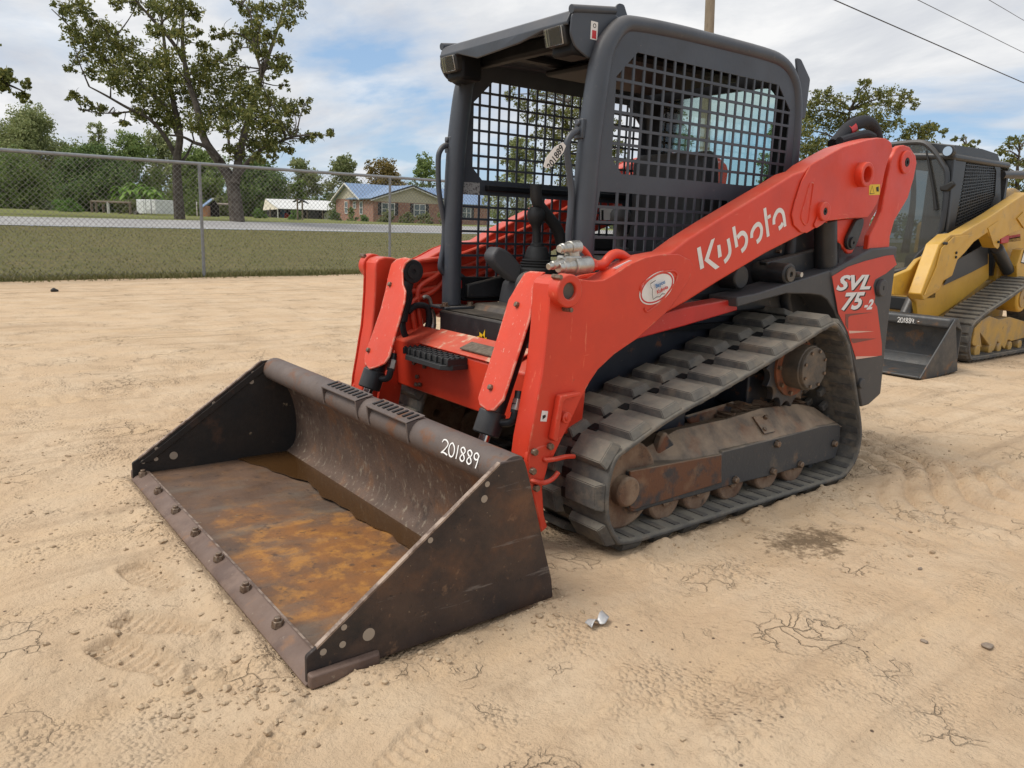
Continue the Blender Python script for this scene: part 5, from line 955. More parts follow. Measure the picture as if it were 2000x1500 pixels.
q = MB(); q.prism(z8([(922,775),(941,700),(985,700),(985,790)], -.698), (0, .002, 0)); wob('badge', q, MAT['ink'], rp, smooth=False)
q = MB(); q.prism(z8([(925,770),(940,718),(958,715),(958,735),(945,740),(942,755),(958,757),(958,775)], -.695), (0, .001, 0)); wob('badge_mark', q, MAT['white'], rp, smooth=False)
# cab
cy = -.93; fx = Q(*V8([(545, 100)])[0], 'y', cy).x
q = MB(); q.holed([z8([(548,98),(700,120),(790,150),(806,200),(808,440),(770,480),(560,600),(495,600)], cy), z8([(610,190),(640,182),(770,215),(783,250),(775,390),(745,470),(560,590),(545,560)], cy)], (0, -.05, 0)); cs = wob('cab_side', q, MAT['catblack'], smooth=False)
q = MB(); q.prism(z8([(605,185),(772,210),(785,250),(770,470),(550,595),(540,560)], cy-.03), (0, -.004, 0)); wob('side_window', q, MAT['catglass'], smooth=False)
scn = MB(); A0, A1, A2, A3 = z8([(610,190),(780,215),(760,480),(545,590)], cy-.012)
for k in range(1, 15):
    t = k/15; scn.tube([A0.lerp(A1, t), A3.lerp(A2, t)], .006, 4)
for k in range(1, 20):
    t = k/20; a, b = A0.lerp(A3, t), A1.lerp(A2, t); scn.tube([a, b], .006, 4)
wob('side_screen', scn, MAT['catblack'], cs, smooth=False, kind='stuff')
q = MB(); q.prism([(fx+.02, cy+.02, 2.02), (fx+.10, cy-.45, 2.05), (fx+.02, -1.83, 2.02), (-6.95, -1.83, 2.03), (-6.95, cy+.02, 2.03)], (0, 0, .07)); wob('cab_roof', q, MAT['catblack'], bevel=.03, seg=3)
gp = [Q(*p, 'x', fx+.03) for p in V8([(150,100),(330,82),(400,108),(470,200),(500,290),(470,560),(430,640),(330,740),(285,805),(150,835)])]
q = MB(); q.prism(gp, (.008, 0, 0)); wob('front_door_glass', q, MAT['catglass'], smooth=False)
q = MB(); q.tube(smooth_path(gp, 4), .028, 8); wob('door_frame', q, MAT['catblack'])
q = MB(); q.prism([Q(*p, 'x', fx) for p in V8([(330,76),(548,98),(497,600),(430,660),(440,600),(480,540),(510,290),(475,190),(405,98)])], (-.05, 0, 0)); wob('cab_front_post', q, MAT['catblack'], bevel=.01)
q = MB(); q.bb(-6.98, -6.93, -1.8, cy, .85, 2.03); wob('cab_rear_wall', q, MAT['catblack'])
q = MB(); q.prism(rounded(xz([(-6.75, .8), (-6.72, 1.62), (-6.60, 1.66), (-6.55, 1.1), (-6.25, 1.05), (-6.25, .8)], -1.62), .06), (0, .48, 0)); wob('seat', q, MAT['seat'], bevel=.03)
q = MB(); q.tube([Q(*p, 'x', fx+.06) for p in V8([(380,130),(405,260),(425,380),(435,470)])], [.010, .014, .016, .022], 8); wob('wiper_arm', q, MAT['ink'])
for pts in ([(450,340),(530,300),(545,325),(500,365),(460,362)], [(395,630),(490,595),(500,625),(430,660)]):
    q = MB(); q.prism([Q(*p, 'x', fx+.07) for p in V8(pts)], (-.05, 0, 0)); wob('door_hinge', q, MAT['ink'], bevel=.015)
c = Q(*V8([(505, 133)])[0], 'x', fx+.10); q = MB(); q.tube([c-Vector((.12, 0, 0)), c-Vector((.05, 0, 0)), c], [.03, .055, .058], 20); wl_ = wob('work_lamp', q, MAT['plastic']); q = MB(); q.cyl(c, c+Vector((.012, 0, 0)), .046, n=20); wob('lamp_lens', q, MAT['rod'], wl_)
q = MB(); q.cyl(Q(*V8([(812, 268)])[0], 'y', -.95), Q(*V8([(975, 268)])[0], 'y', -.95), .045, n=14); wob('exhaust_pipe', q, MAT['catblack'])
q = MB(); q.tube(smooth_path([Q(*p, 'y', -1.0) for p in V8([(815,440),(840,385),(870,375),(900,400),(900,470)])], 4), .06, 12); wob('air_intake', q, MAT['yeldirt'])
# bucket
bp_ = z8([(345,1440),(550,1098),(560,1395),(380,1448)], -.345); q = MB(); q.prism(bp_, (0, -.015, 0)); cb = wob('bucket', q, MAT['catbucket'], bevel=.003)
xt, zt = bp_[1].x, bp_[1].z; xb, xf_ = bp_[2].x, bp_[0].x
q = MB(); q.prism([(xb, -2.42, .0), (xf_, -2.42, .0), (xf_, -2.42, .02), (xb+.10, -2.42, .03), (xb+.02, -2.42, .12), (xb+.01, -2.42, .40), (xt+.02, -2.42, zt-.04), (xt+.02, -2.42, zt), (xt-.09, -2.42, zt), (xb-.01, -2.42, .4)], (0, 2.06, 0)); wob('bucket_shell', q, MAT['catbucket'], cb, bevel=.006)
q = MB(); q.prism([(x, -2.42, z) for x, y, z in bp_], (0, -.015, 0)); wob('side_plate', q, MAT['catbucket'], cb, bevel=.003)
q = MB(); q.bb(xt-.10, xt+.045, -2.41, -.36, zt-.10, zt+.004); wob('top_tube', q, MAT['catbucket'], cb, bevel=.03, seg=4)
q = MB(); hand(q, '201884.-', (1753, 629), (8.6, .7), (.6, -9.5), lambda a, b: QP(a, b, (xt+.0455, 0, 0), Vector((1, 0, 0))), Vector((1, 0, 0))); wob('marker_number', q, MAT['paint'], cb, smooth=False, recalc=False)

# ------------------------------------------------------------------ small things on the sand
def stone(name, label, px, py, r, m, cat='stone', flat=.6, group=None):
    c = Q(px, py, 'z', 0); z = float(sand_h(np.array(c.x), np.array(c.y))) if c.y > -6 else 0.0
    bm = bmesh.new(); bmesh.ops.create_icosphere(bm, subdivisions=3, radius=1)
    for v in bm.verts:
        n = 1+.18*math.sin(v.co.x*3+px)+.14*math.sin(v.co.y*4+py)+.10*math.sin(v.co.z*5+px*.3); v.co = Vector((v.co.x*r*n*1.2, v.co.y*r*n, v.co.z*r*n*flat))
    me = D.meshes.new(name); bm.to_mesh(me); bm.free(); o = obj(name, me, m); o.location = (c.x, c.y, z+r*flat*.55); tag(o, label, cat, group); return o
ST = mat('grey_stone', (.22, .17, .13), .85, c2=(.30, .24, .18), sc=60, bump=.3, bsc=120)
stone('stone', 'grey-brown stone on the sand at the right edge of the picture', 1928, 1268, .014, ST); stone('stone', 'smaller brown stone left of the grey-brown one on the right', 1804, 1261, .009, ST)
stone('stone', 'small dark stone lying on the sand right of the damp patch', 1796, 1121, .008, ST)
stone('ball', 'dark round ball lying on the sand near the fence on the left', 107, 571, .045, mat('dark_ball', (.02, .018, .016), .6), 'ball', 1)
c = Q(1165, 1232, 'z', 0); z0 = float(sand_h(np.array(c.x), np.array(c.y)))
rt = Vector((CR.x, CR.y, 0)).normalized(); fwd = Vector((CF.x, CF.y, 0)).normalized(); q = MB(); nv = []
for j in range(7):
    for i in range(15):
        t = i/14; u = -1+2*j/6; wd = .013*(1-.45*math.exp(-((t-.55)/.12)**2)); x = -.030+.062*t; y = -.028+.062*t+.012*math.sin(t*7)
        p = c+rt*(x+u*wd*.7)+fwd*(y-u*wd*1.2)+Vector((0, 0, z0-c.z+.008+.012*abs(math.sin(t*5+.5))+.008*u*math.sin(t*6))); nv.append(p)
q.add(nv, [(j*15+i, j*15+i+1, (j+1)*15+i+1, (j+1)*15+i) for j in range(6) for i in range(14)])
tr = obj('crumpled_foil', q, mat('grey_foil', (.42, .42, .43), .45, .3, c2=(.55, .54, .52), sc=60)); tr.modifiers.new('thick', 'SOLIDIFY').thickness = .0015
tag(tr, 'crumpled grey scrap of foil lying on the sand in front of the bucket side', 'litter')

# ------------------------------------------------------------------ chain-link fence
GALV = mat('galvanised_steel', (.30, .31, .32), .5, .5, c2=(.24, .25, .26), sc=8, rvar=.1)
FENCE = _th('chain_link_fence', 'galvanised chain-link fence along the edge of the sand yard', 'fence', (float(FP0[0]), float(FP0[1]), 0), None)
fn3 = Vector((FN[0], FN[1], 0)); fu3 = Vector((FU[0], FU[1], 0)); fpt = Vector((FP0[0], FP0[1], 0))
ftop = QP(391, 320, fpt, fn3).z; s2 = (QP(761, 346, fpt, fn3)-fpt).dot(fu3); ftop2 = QP(761, 346, fpt, fn3).z; SP = s2
def fz(s): return ftop+(ftop2-ftop)*s/s2
def fobj(n, mb, m, **k): o = obj(n, mb, m, FENCE, **k); o.matrix_parent_inverse = Matrix.Translation(-FENCE.location); return o
SL, SH = -SP*6.45, SP*7.6
for k in range(-6, 8):
    b = fpt+fu3*(k*SP); lean = Vector((.012*(k % 2), 0, 0)); q = MB(); q.cyl(b+Vector((0, 0, -.1)), b+fu3*lean.x+Vector((0, 0, fz(k*SP)-.01)), .031, n=12); po = fobj('post', q, GALV)
    q = MB(); q.tube([b+Vector((0, 0, fz(k*SP)-.06)), b+Vector((0, 0, fz(k*SP)+.0))], .040, 12); obj('post_cap', q, GALV, po)
    for zz in (.22, .95, 1.6):
        q = MB(); q.ring(b+Vector((0, 0, zz)), (0, 0, 1), .031, .0345, .02, 14); obj('tie_wire', q, GALV, po)
q = MB(); q.tube([fpt+fu3*s+Vector((0, 0, fz(s))) for s in np.linspace(SL, SH, 40)], .034, 12); fobj('top_rail', q, GALV)
def chain():
    P = .098; r = .0042; n = int((SH-SL)/P); H = int(round((ftop-.04)/P)); vs = []; fs = []
    base = np.array([FP0[0], FP0[1], 0]); u = np.array([FU[0], FU[1], 0]); nn = np.array([FN[0], FN[1], 0])
    off = [nn*-.045+nn*r, nn*-.045-nn*r*.5+u*r*.87, nn*-.045-nn*r*.5-u*r*.87]; c = 0
    for i in range(n):
        top = fz(SL+i*P)-.03; m = 2*H+1
        for sgn in (1, -1):
            for k in range(m):
                z = top-k*P/2
                if z < .03: break
            m2 = k
            s = SL+i*P+np.array([(P/2 if (kk % 2) else 0)*sgn for kk in range(m2)]); z = top-np.arange(m2)*P/2
            pts = base+s[:, None]*u+np.stack([0*z, 0*z, z], -1)+nn*(.004*sgn)
            for kk in range(m2):
                for o in off: vs.append(pts[kk]+o)
            for kk in range(m2-1):
                a = c+kk*3
                for j in range(3): fs.append((a+j, a+(j+1) % 3, a+3+(j+1) % 3, a+3+j))
            c += m2*3
    me = D.meshes.new('chain_mesh'); me.from_pydata([tuple(v) for v in vs], [], fs); me.update(); return me
fobj('chain_mesh', chain(), mat('mesh_wire', (.24, .235, .225), .6, .4), smooth=False, kind='stuff', recalc=False)

# ------------------------------------------------------------------ trees
BARK = mat('grey_bark', (.075, .062, .052), .9, c2=(.13, .112, .095), sc=3, bump=.8, bsc=14, bdist=.05, spec=.1)
LEAF = dict(pecan=leafmat('pecan_leaf', (0.094, 0.113, 0.032), (0.169, 0.186, 0.053), (0.32, 0.293, 0.092), .28), dark=leafmat('dark_leaf', (0.073, 0.121, 0.043), (0.128, 0.189, 0.061), (0.225, 0.289, 0.092), .25),
  mid=leafmat('mid_leaf', (0.122, 0.179, 0.053), (0.209, 0.277, 0.09), (0.332, 0.381, 0.137), .3), pale=leafmat('pale_leaf', (0.179, 0.215, 0.085), (0.284, 0.315, 0.135), (0.419, 0.428, 0.203), .3),
  rust=leafmat('rusty_leaf', (0.143, 0.118, 0.036), (0.251, 0.18, 0.054), (0.335, 0.252, 0.09), .3), pine=leafmat('young_pine_leaf', (0.103, 0.164, 0.034), (0.172, 0.241, 0.052), (0.241, 0.293, 0.078), .3),
  banana=leafmat('banana_leaf', (.14, .26, .04), (.22, .36, .07), (.30, .43, .10), .4), shrub=leafmat('shrub_leaf', (0.094, 0.188, 0.037), (0.16, 0.281, 0.066), (0.244, 0.356, 0.094), .3), brush=leafmat('brush_leaf', (0.131, 0.164, 0.06), (0.217, 0.247, 0.094), (0.328, 0.329, 0.164), .3))
def leaves(blobs, size, dens, seed, droop=.25, shell=.55):
    g = np.random.default_rng(seed); C_, T_ = [], []
    for c, r in blobs:
        n = max(30, int(20*dens*(r/size)**2)); d = g.normal(size=(n, 3)); d /= np.linalg.norm(d, axis=1, keepdims=True); rad = r*g.uniform(0, 1, n)**shell
        # twig-like sub clumps so that the outline is ragged
        k = max(4, n//20); sub = g.normal(size=(k, 3)); sub /= np.linalg.norm(sub, axis=1, keepdims=True); sub *= r*g.uniform(.35, 1.08, (k, 1))
        idx = g.integers(0, k, n); p = sub[idx]+d*(r*.44)*g.uniform(0, 1, (n, 1))**.7; p[:, 2] *= .85
        C_.append(p+np.array(c))
    P = np.concatenate(C_); n = len(P); a = g.normal(size=(n, 3)); a[:, 2] -= droop; a /= np.linalg.norm(a, axis=1, keepdims=True); b = np.cross(a, g.normal(size=(n, 3))); b /= np.linalg.norm(b, axis=1, keepdims=True)
    s = size*g.uniform(.55, 1.25, (n, 1)); v = np.stack([P-a*s*.5, P+b*s*.27, P+a*s*.5, P-b*s*.27], 1).reshape(-1, 3)
    me = D.meshes.new('leaves'); me.vertices.add(4*n); me.vertices.foreach_set('co', v.astype(np.float32).ravel()); me.loops.add(4*n); me.loops.foreach_set('vertex_index', np.arange(4*n, dtype=np.int32))
    me.polygons.add(n); me.polygons.foreach_set('loop_start', np.arange(0, 4*n, 4, dtype=np.int32)); me.update(calc_edges=True); return me
def gz(p): s, d = sd_(p.x, p.y); return th(p.x, p.y) if d > 0 else 0.0
def ground_at(px, depth):                       # the point of the ground under the pixel column, at that depth
    p = QD(px, 430, depth); p.z = gz(p); return p
def tree_obj(name, label, base, limbs, blobs, leaf, size, dens, seed, group=None, cat='tree', crown='crown', trunk='trunk', bark=None):
    root = _th(name, label, cat, tuple(base), group); inv = Matrix.Translation(-Vector(base))
    if limbs:
        q = MB()
        for pts, r in limbs: q.tube(smooth_path(pts, 4), [r[0]+(r[1]-r[0])*(i/(4*(len(pts)-1)))**.8 for i in range(4*(len(pts)-1)+1)], 7)
        t = obj(trunk, q, bark or BARK, root, recalc=False); t.matrix_parent_inverse = inv
    c = obj(crown, leaves(blobs, size, dens, seed), LEAF[leaf], root, smooth=False); c.matrix_parent_inverse = inv
    return root
# two big pecans behind the fence, limbs and clumps read from the photograph at the trunks' distance
DP = 47.0; V6t = view(80, 0, 10/3); rt3 = Vector((CR.x, CR.y, 0)).normalized(); fw3 = Vector((CF.x, CF.y, 0)).normalized()
def hero(name, label, dep, limbs, blobs, seed):
    g = random.Random(seed); base = ground_at(*[V6t([limbs[0][0][0]])[0][0], dep]); L_ = []
    pxm = FPX/dep
    for pts, r0, r1, dd in limbs:
        n = len(pts); P = [QD(*V6t([p])[0], dep+dd*(i/(n-1))) for i, p in enumerate(pts)]; L_.append([P, (r0, r1)])
    L_[0][0][0] = base-Vector((0, 0, .2)); nodes = [p for P, r in L_ for p in smooth_path(P, 4)]
    B = []
    for x, y, r in blobs:
        dpt = dep+g.uniform(-1, 1)*3.2; c = QD(*V6t([(x, y)])[0], dpt); rr = r/(10/3)/pxm*1.02; B.append((tuple(c), rr))
        nb = min(nodes, key=lambda p: (p-c).length+(0 if p.z < c.z else 1.2)); mid_ = nb.lerp(c, .5)+Vector((g.uniform(-.3, .3), g.uniform(-.3, .3), g.uniform(-.1, .4)))
        L_.append([[nb, mid_, c], (.055, .015)])
        for _ in range(4): e = c+Vector((g.gauss(0, 1), g.gauss(0, 1), g.gauss(.2, .8)))*rr*.7; L_.append([[c.lerp(mid_, .3), c.lerp(e, .5)+Vector((0, 0, .1)), e], (.022, .007)])
    return tree_obj(name, label, base, [(P, r) for P, r in L_], B, 'pecan', .23, 2.0, seed, 'pecan trees by the road')
BL = [(150,60,70),(250,60,80),(330,120,60),(200,220,75),(320,260,105),(450,220,100),(420,380,115),(250,380,55),(560,300,95),(600,440,105),(480,500,95),(330,480,65),(200,450,45),(215,640,50),(300,680,50),(390,705,55),(480,740,38),(540,800,42),(640,600,85),(700,720,95),(760,560,105),(700,420,95),(540,560,60),(640,750,60),
      (500,20,55),(620,40,60),(780,680,85),(820,800,70),(880,760,90)]
BR = [(760,60,95),(880,40,110),(1000,80,70),(780,200,75),(900,200,80),(1000,200,50),(820,380,100),(880,540,110),(1000,480,105),(1060,300,60),(1150,220,60),(1100,400,95),(1000,640,110),(1020,800,95),(1150,560,110),(1150,720,115),
      (1260,480,105),(1330,600,105),(1280,720,120),(1210,850,70),(1380,760,105),(1450,650,85),(1500,780,105),(1560,700,75),(1640,720,75),(1720,680,55),(1600,860,85),(1500,920,95),(1380,920,95),(1280,980,80),(1600,980,50),(1720,900,60),(1800,880,42),(1880,870,40),
      (1280,30,50),(1400,80,80),(1380,180,80),(1300,250,80),(1240,330,50),(1420,280,80),(1500,220,70),(1600,140,70),(1660,40,75),(1500,60,70),(1540,380,70),(1580,440,60),(1480,440,70),(1440,330,60),(1420,520,50),(1590,560,40),(1400,1040,60),(1500,1000,50)]
hero('pecan_tree', 'left one of the two big pecan trees, straight trunk behind the white box', 49, [([(905,1400),(890,1220),(885,1050),(905,880),(870,700),(830,500),(800,250),(780,60)], .36, .06, -1), ([(885,1030),(800,880),(700,770),(560,700),(420,620),(315,565)], .17, .04, -2), ([(600,725),(500,735),(380,735),(260,715)], .07, .02, -1), ([(890,880),(800,680),(640,550),(500,450),(320,300),(180,165),(70,60)], .16, .03, 1.5), ([(640,550),(560,420),(470,260),(420,200)], .08, .03, 2), ([(905,1060),(950,1010),(985,930)], .12, .05, 1)], BL, 5)
hero('pecan_tree', 'right one of the two big pecan trees, leaning trunk in front of the barn', 46, [([(1280,1425),(1255,1250),(1230,1160),(1150,1040),(1060,900),(1010,680),(950,500),(920,240),(930,60)], .46, .07, 1), ([(930,400),(860,280),(740,140),(640,30),(600,-30)], .15, .04, -1.5), ([(1265,1200),(1290,1020),(1330,850),(1400,620),(1450,450),(1510,280),(1560,120),(1600,-20)], .28, .05, 2), ([(1000,930),(920,890),(830,880)], .10, .05, -1), ([(1160,1040),(1080,960),(1000,930)], .14, .10, -.5), ([(1280,1150),(1400,1000),(1560,920),(1700,880),(1900,880)], .17, .02, -1), ([(1230,1000),(1215,850),(1200,700)], .10, .04, 1), ([(1440,480),(1390,300),(1360,80),(1260,0)], .10, .03, 1)], BR, 9)
def crown_tree(name, label, px, top, w, depth, leaf, seed, base_py=None, n=26, size=None, dens=2.0, trunk=True, group='trees beyond the road', low=.22, lean=0, aspect=1.0, fill=1.0, cat='tree'):
    g = random.Random(seed); base = ground_at(px, depth); pxm = FPX/depth; H = QD(px, top, depth).z-base.z; Rw = w/2/pxm; B = []; L_ = []
    rr0 = max(.35, .33*Rw)*fill
    tp = [base-Vector((0, 0, .3)), base+Vector((0, 0, H*.3)), base+Vector((g.uniform(-.3, .3), 0, H*.6)), base+rt3*lean*H*.6+Vector((0, 0, H*.9))]
    if trunk: L_.append((tp, (max(.09, H*.020), .03)))
    for i in range(n):
        t = low+(1-low)*(i+.5)/n; hz_ = t*H; prof_ = math.sin(math.pi*min(1, max(.04, (t-low)/(1-low)))**.75)**.6; a = g.uniform(0, 6.283); rad = Rw*prof_*g.uniform(.2, 1)*.82
        c = base+rt3*(math.cos(a)*rad+lean*H*t)+fw3*(math.sin(a)*rad*aspect)+Vector((0, 0, hz_-rr0*.35)); B.append((tuple(c), rr0*g.uniform(.65, 1.25)))
        if trunk: st = base+rt3*lean*H*t*.6+Vector((0, 0, hz_*g.uniform(.45, .75))); L_.append(([st, st.lerp(c, .55)+Vector((0, 0, .2)), c], (.02+.006*H*.5, .012)))
    return tree_obj(name, label, base, L_, B, leaf, size or .22*depth/60, dens, seed, group, cat)
G = 'trees beyond the road'
for a in (
 ('broadleaf_tree', 'tall pale spreading tree at the far left behind the fence', 72, 220, 190, 105, 'pale', 21, 40, 1.5, .22, 1.0),
 ('broadleaf_tree', 'pale tree top showing between the dark evergreen and the left pecan', 205, 243, 75, 118, 'pale', 22, 16, 1.3, .15, 1.0),
 ('evergreen_tree', 'dense dark evergreen tree behind the wooden frame', 190, 292, 185, 82, 'dark', 23, 44, 2.4, .05, 1.0),
 ('evergreen_tree', 'low dark thicket tree at the left edge of the picture', 20, 312, 200, 88, 'mid', 24, 40, 2.2, .04, 1.0),
 ('broadleaf_tree', 'yellow-green tree just left of the left pecan trunk', 262, 268, 130, 100, 'mid', 25, 32, 1.9, .05, 1.0),
 ('broadleaf_tree', 'thin pale tree directly behind the left pecan trunk', 318, 258, 130, 110, 'pale', 26, 32, 1.4, .05, 1.0),
 ('broadleaf_tree', 'mid green tree between the two pecan trunks', 392, 300, 150, 98, 'mid', 27, 38, 2.0, .03, 1.0),
 ('broadleaf_tree', 'dark tree behind the right pecan trunk', 500, 318, 165, 155, 'dark', 28, 38, 2.0, .03, 1.0),
 ('broadleaf_tree', 'grey-green tree standing behind the white barn roof', 590, 312, 110, 170, 'brush', 29, 26, 1.5, .05, 1.0),
 ('pine_tree', 'bright green young pine behind the white barn roof', 588, 352, 56, 160, 'pine', 30, 16, 2.4, .05, 1.0),
 ('broadleaf_tree', 'grey-green tree behind the left gable of the brick house', 672, 306, 110, 125, 'brush', 31, 28, 1.5, .05, 1.0),
 ('broadleaf_tree', 'rusty brown tree behind the blue roof of the brick house', 745, 316, 120, 120, 'rust', 32, 28, 1.7, .05, 1.0),
 ('broadleaf_tree', 'rounded green tree behind the brick house beside the cab post', 826, 310, 90, 130, 'mid', 33, 26, 1.8, .05, 1.0),
 ('broadleaf_tree', 'shorter pale tree seen through the far side screen, left of the tall one', 1010, 268, 130, 80, 'pale', 35, 26, 1.6, .08, 1.0),
 ('broadleaf_tree', 'green tree seen through the rear window left of the pole', 1300, 222, 130, 75, 'mid', 36, 28, 1.7, .08, 1.0),
 ('broadleaf_tree', 'green tree seen through the rear window right of the pole', 1508, 236, 110, 80, 'mid', 37, 26, 1.7, .08, 1.0)):
    crown_tree(*a[:8], n=a[8], dens=a[9], low=a[10], fill=a[11])
def px_tree(name, label, px, depth, leaf, seed, blobs, trunk_top, group=G, dens=2.0, size=.24):
    g = random.Random(seed); base = ground_at(px, depth); tt = QD(*trunk_top, depth); st = [base-Vector((0, 0, .3)), base.lerp(tt, .4)+rt3*.2, base.lerp(tt, .75)-rt3*.1, tt]; L_ = [(st, (.34, .06))]; B = []; nodes = smooth_path(st, 5)[8:]
    for x, y, r in blobs:
        c = QD(x, y, depth+g.uniform(-2.5, 2.5)); B.append((tuple(c), r*depth/FPX)); nb = min(nodes, key=lambda p: (p-c).length+(0 if p.z < c.z else 2)); L_.append(([nb, nb.lerp(c, .55)+Vector((0, 0, .3)), c], (.09, .02)))
    return tree_obj(name, label, base, L_, B, leaf, size, dens, seed, group)
px_tree('oak_tree', 'tall tree seen through the far side screen of the orange cab', 1105, 62, 'pecan', 34, [(1000,185,16),(1020,200,20),(1050,185,18),(1080,180,22),(1110,195,24),(1140,185,24),(1040,225,20),(1070,220,24),(1100,235,26),(1135,225,26),(1165,215,24),(1060,262,24),(1095,275,28),(1130,270,28),(1165,260,26),(1050,300,22),(1085,315,28),(1125,315,28),(1160,305,26),(1190,250,22),(1200,290,24),(1110,350,26),(1150,350,26),(1210,330,22)], (1110, 200), dens=1.5, size=.22)
px_tree('oak_tree', 'broad dark wind-blown oak behind the arm of the orange loader', 1650, 58, 'pecan', 38, [(1572,222,22),(1590,200,20),(1608,186,18),(1570,255,25),(1606,232,26),(1636,205,22),(1645,240,28),(1692,164,13),(1686,190,22),(1700,225,28),(1726,185,22),(1742,210,22),(1768,186,16),(1784,202,14),(1722,250,26),(1665,278,28),(1605,285,28),(1572,295,25),(1756,238,14),(1560,330,25),(1620,320,30),(1700,300,28),(1590,345,26)], (1660, 215), dens=1.9, size=.22)
px_tree('oak_tree', 'smaller oak right of the broad one behind the orange arm', 1775, 60, 'pecan', 39, [(1770,270,18),(1790,252,18),(1812,256,18),(1828,246,12),(1840,260,11),(1808,278,18),(1785,292,20),(1765,300,18),(1825,285,14)], (1795, 262), dens=1.8, size=.22)
px_tree('oak_tree', 'oak top showing over the roof of the black cab', 1890, 75, 'pecan', 40, [(1868,272,9),(1882,268,8),(1895,282,10),(1905,276,8),(1880,290,14),(1900,300,14)], (1888, 285), dens=1.6, size=.25)
px_tree('oak_tree', 'oak tree at the right edge of the picture', 1990, 66, 'pecan', 41, [(1955,298,10),(1968,284,14),(1985,272,14),(2005,280,18),(1978,310,18),(2000,318,20),(1965,335,14),(1988,345,18),(2012,350,22),(1975,368,16),(2000,380,20)], (1992, 290), dens=1.6, size=.24)
# tree whose branch hangs into the picture at the upper left
bb_ = ground_at(-130, 44); g9 = random.Random(3); pts = [bb_-Vector((0, 0, .2)), QD(-128, 300, 44), QD(-120, 180, 44), QD(-60, 150, 44), QD(0, 160, 43.5), QD(45, 178, 43)]
tree_obj('pecan_tree', 'leafy branch of a tree reaching in at the upper left edge', bb_, [(pts, (.35, .03)), ([QD(-120, 180, 44), QD(-130, 60, 44), QD(-110, -60, 44)], (.2, .05))], [(tuple(QD(x, y, 43.5+g9.uniform(-1, 1))), r/FPX*43.5) for x, y, r in ((5,150,18),(25,152,17),(45,165,14),(20,172,18),(40,185,14),(50,195,9),(-20,150,30),(-60,140,40),(-100,100,60),(-140,120,60),(-160,180,50),(-90,190,40),(-120,40,60),(-60,60,50))], 'pecan', .28, 2.4, 44, 'pecan trees by the road')
# far wood that closes the view
fwb = []; g10 = random.Random(77)
for k in range(420):
    a = R(g10.uniform(150, 325)); dd_ = g10.uniform(165, 230); x, y = CAMP.x+dd_*math.cos(a), CAMP.y+dd_*math.sin(a); s_, d_0 = sd_(x, y); z0_ = th(x, y) if d_0 > 0 else 0; fwb.append(((x, y, z0_+g10.uniform(.5, 4.0)), g10.uniform(2.0, 3.6)))
fw_o = obj('far_wood', leaves(fwb, 1.0, .9, 78), LEAF['mid'], smooth=False, kind='stuff'); fw_o['label'] = 'far-off low green wood along the horizon'; fw_o['category'] = 'wood'
# low brush in front of the far trees
for i, (px, top, w, dep, lf) in enumerate(((330, 385, 60, 92, 'mid'), (430, 385, 70, 90, 'brush'), (540, 380, 60, 158, 'dark'), (640, 372, 50, 158, 'dark'), (60, 378, 90, 92, 'dark'), (930, 380, 90, 130, 'dark'))):
    crown_tree('thicket', ('dark low thicket behind the white box', 'thin low brush between the pecan trunks', 'dark low thicket left of the barn', 'dark low trees right behind the barn', 'dark low thicket at the far left', 'dark low trees behind the right end of the brick house')[i], px, top, w, dep, lf, 60+i, n=16, dens=2.4, trunk=False, low=.02, group='low thickets', cat='thicket')

# ------------------------------------------------------------------ brick house with blue roof
BRICK = D.materials.new('red_brick'); BRICK.use_nodes = True
def brick_nodes():
    nt = BRICK.node_tree; N = nt.nodes.new; L = nt.links.new; p = nt.nodes['Principled BSDF']; p.inputs['Roughness'].default_value = .9
    g = N('ShaderNodeNewGeometry'); sp = N('ShaderNodeSeparateXYZ'); L(g.outputs['Position'], sp.inputs[0]); ad = N('ShaderNodeMath'); ad.operation = 'ADD'; L(sp.outputs['X'], ad.inputs[0]); L(sp.outputs['Y'], ad.inputs[1])
    cb = N('ShaderNodeCombineXYZ'); L(ad.outputs[0], cb.inputs[0]); L(sp.outputs['Z'], cb.inputs[1])
    b = N('ShaderNodeTexBrick'); b.inputs['Scale'].default_value = 1; b.inputs['Brick Width'].default_value = .22; b.inputs['Row Height'].default_value = .075; b.inputs['Mortar Size'].default_value = .008
    b.inputs['Color1'].default_value = (.24, .072, .045, 1); b.inputs['Color2'].default_value = (.36, .15, .095, 1); b.inputs['Mortar'].default_value = (.36, .31, .27, 1); L(cb.outputs[0], b.inputs['Vector'])
    n = N('ShaderNodeTexNoise'); n.inputs['Scale'].default_value = 5; n.inputs['Detail'].default_value = 3; L(g.outputs['Position'], n.inputs['Vector']); mr = N('ShaderNodeMapRange'); mr.inputs[1].default_value = .52; mr.inputs[2].default_value = .62; L(n.outputs['Fac'], mr.inputs[0])
    mx = N('ShaderNodeMix'); mx.data_type = 'RGBA'; L(mr.outputs[0], mx.inputs[0]); L(b.outputs['Color'], mx.inputs[6]); mx.inputs[7].default_value = (.42, .25, .17, 1); L(mx.outputs[2], p.inputs['Base Color'])
brick_nodes()
CREAM = mat('cream_siding', (.55, .50, .38), .8, c2=(.50, .45, .34), sc=3); BLUER = mat('blue_metal_roof', (.19, .285, .44), .4, .2, c2=(.21, .31, .47), sc=.6); DTRIM = mat('dark_fascia', (.05, .05, .055), .6); WTRIM = mat('white_trim', (.72, .70, .66), .6); SHUT = mat('black_shutter', (.025, .026, .03), .6); PANE = mat('window_pane', (.10, .13, .14), .08, spec=.8)
HK = ground_at(729, 88); HK.z += .02
hu = (rt3*.839+fw3*.545).normalized(); hv = (fw3*.839-rt3*.545).normalized(); hz3 = Vector((0, 0, 1))
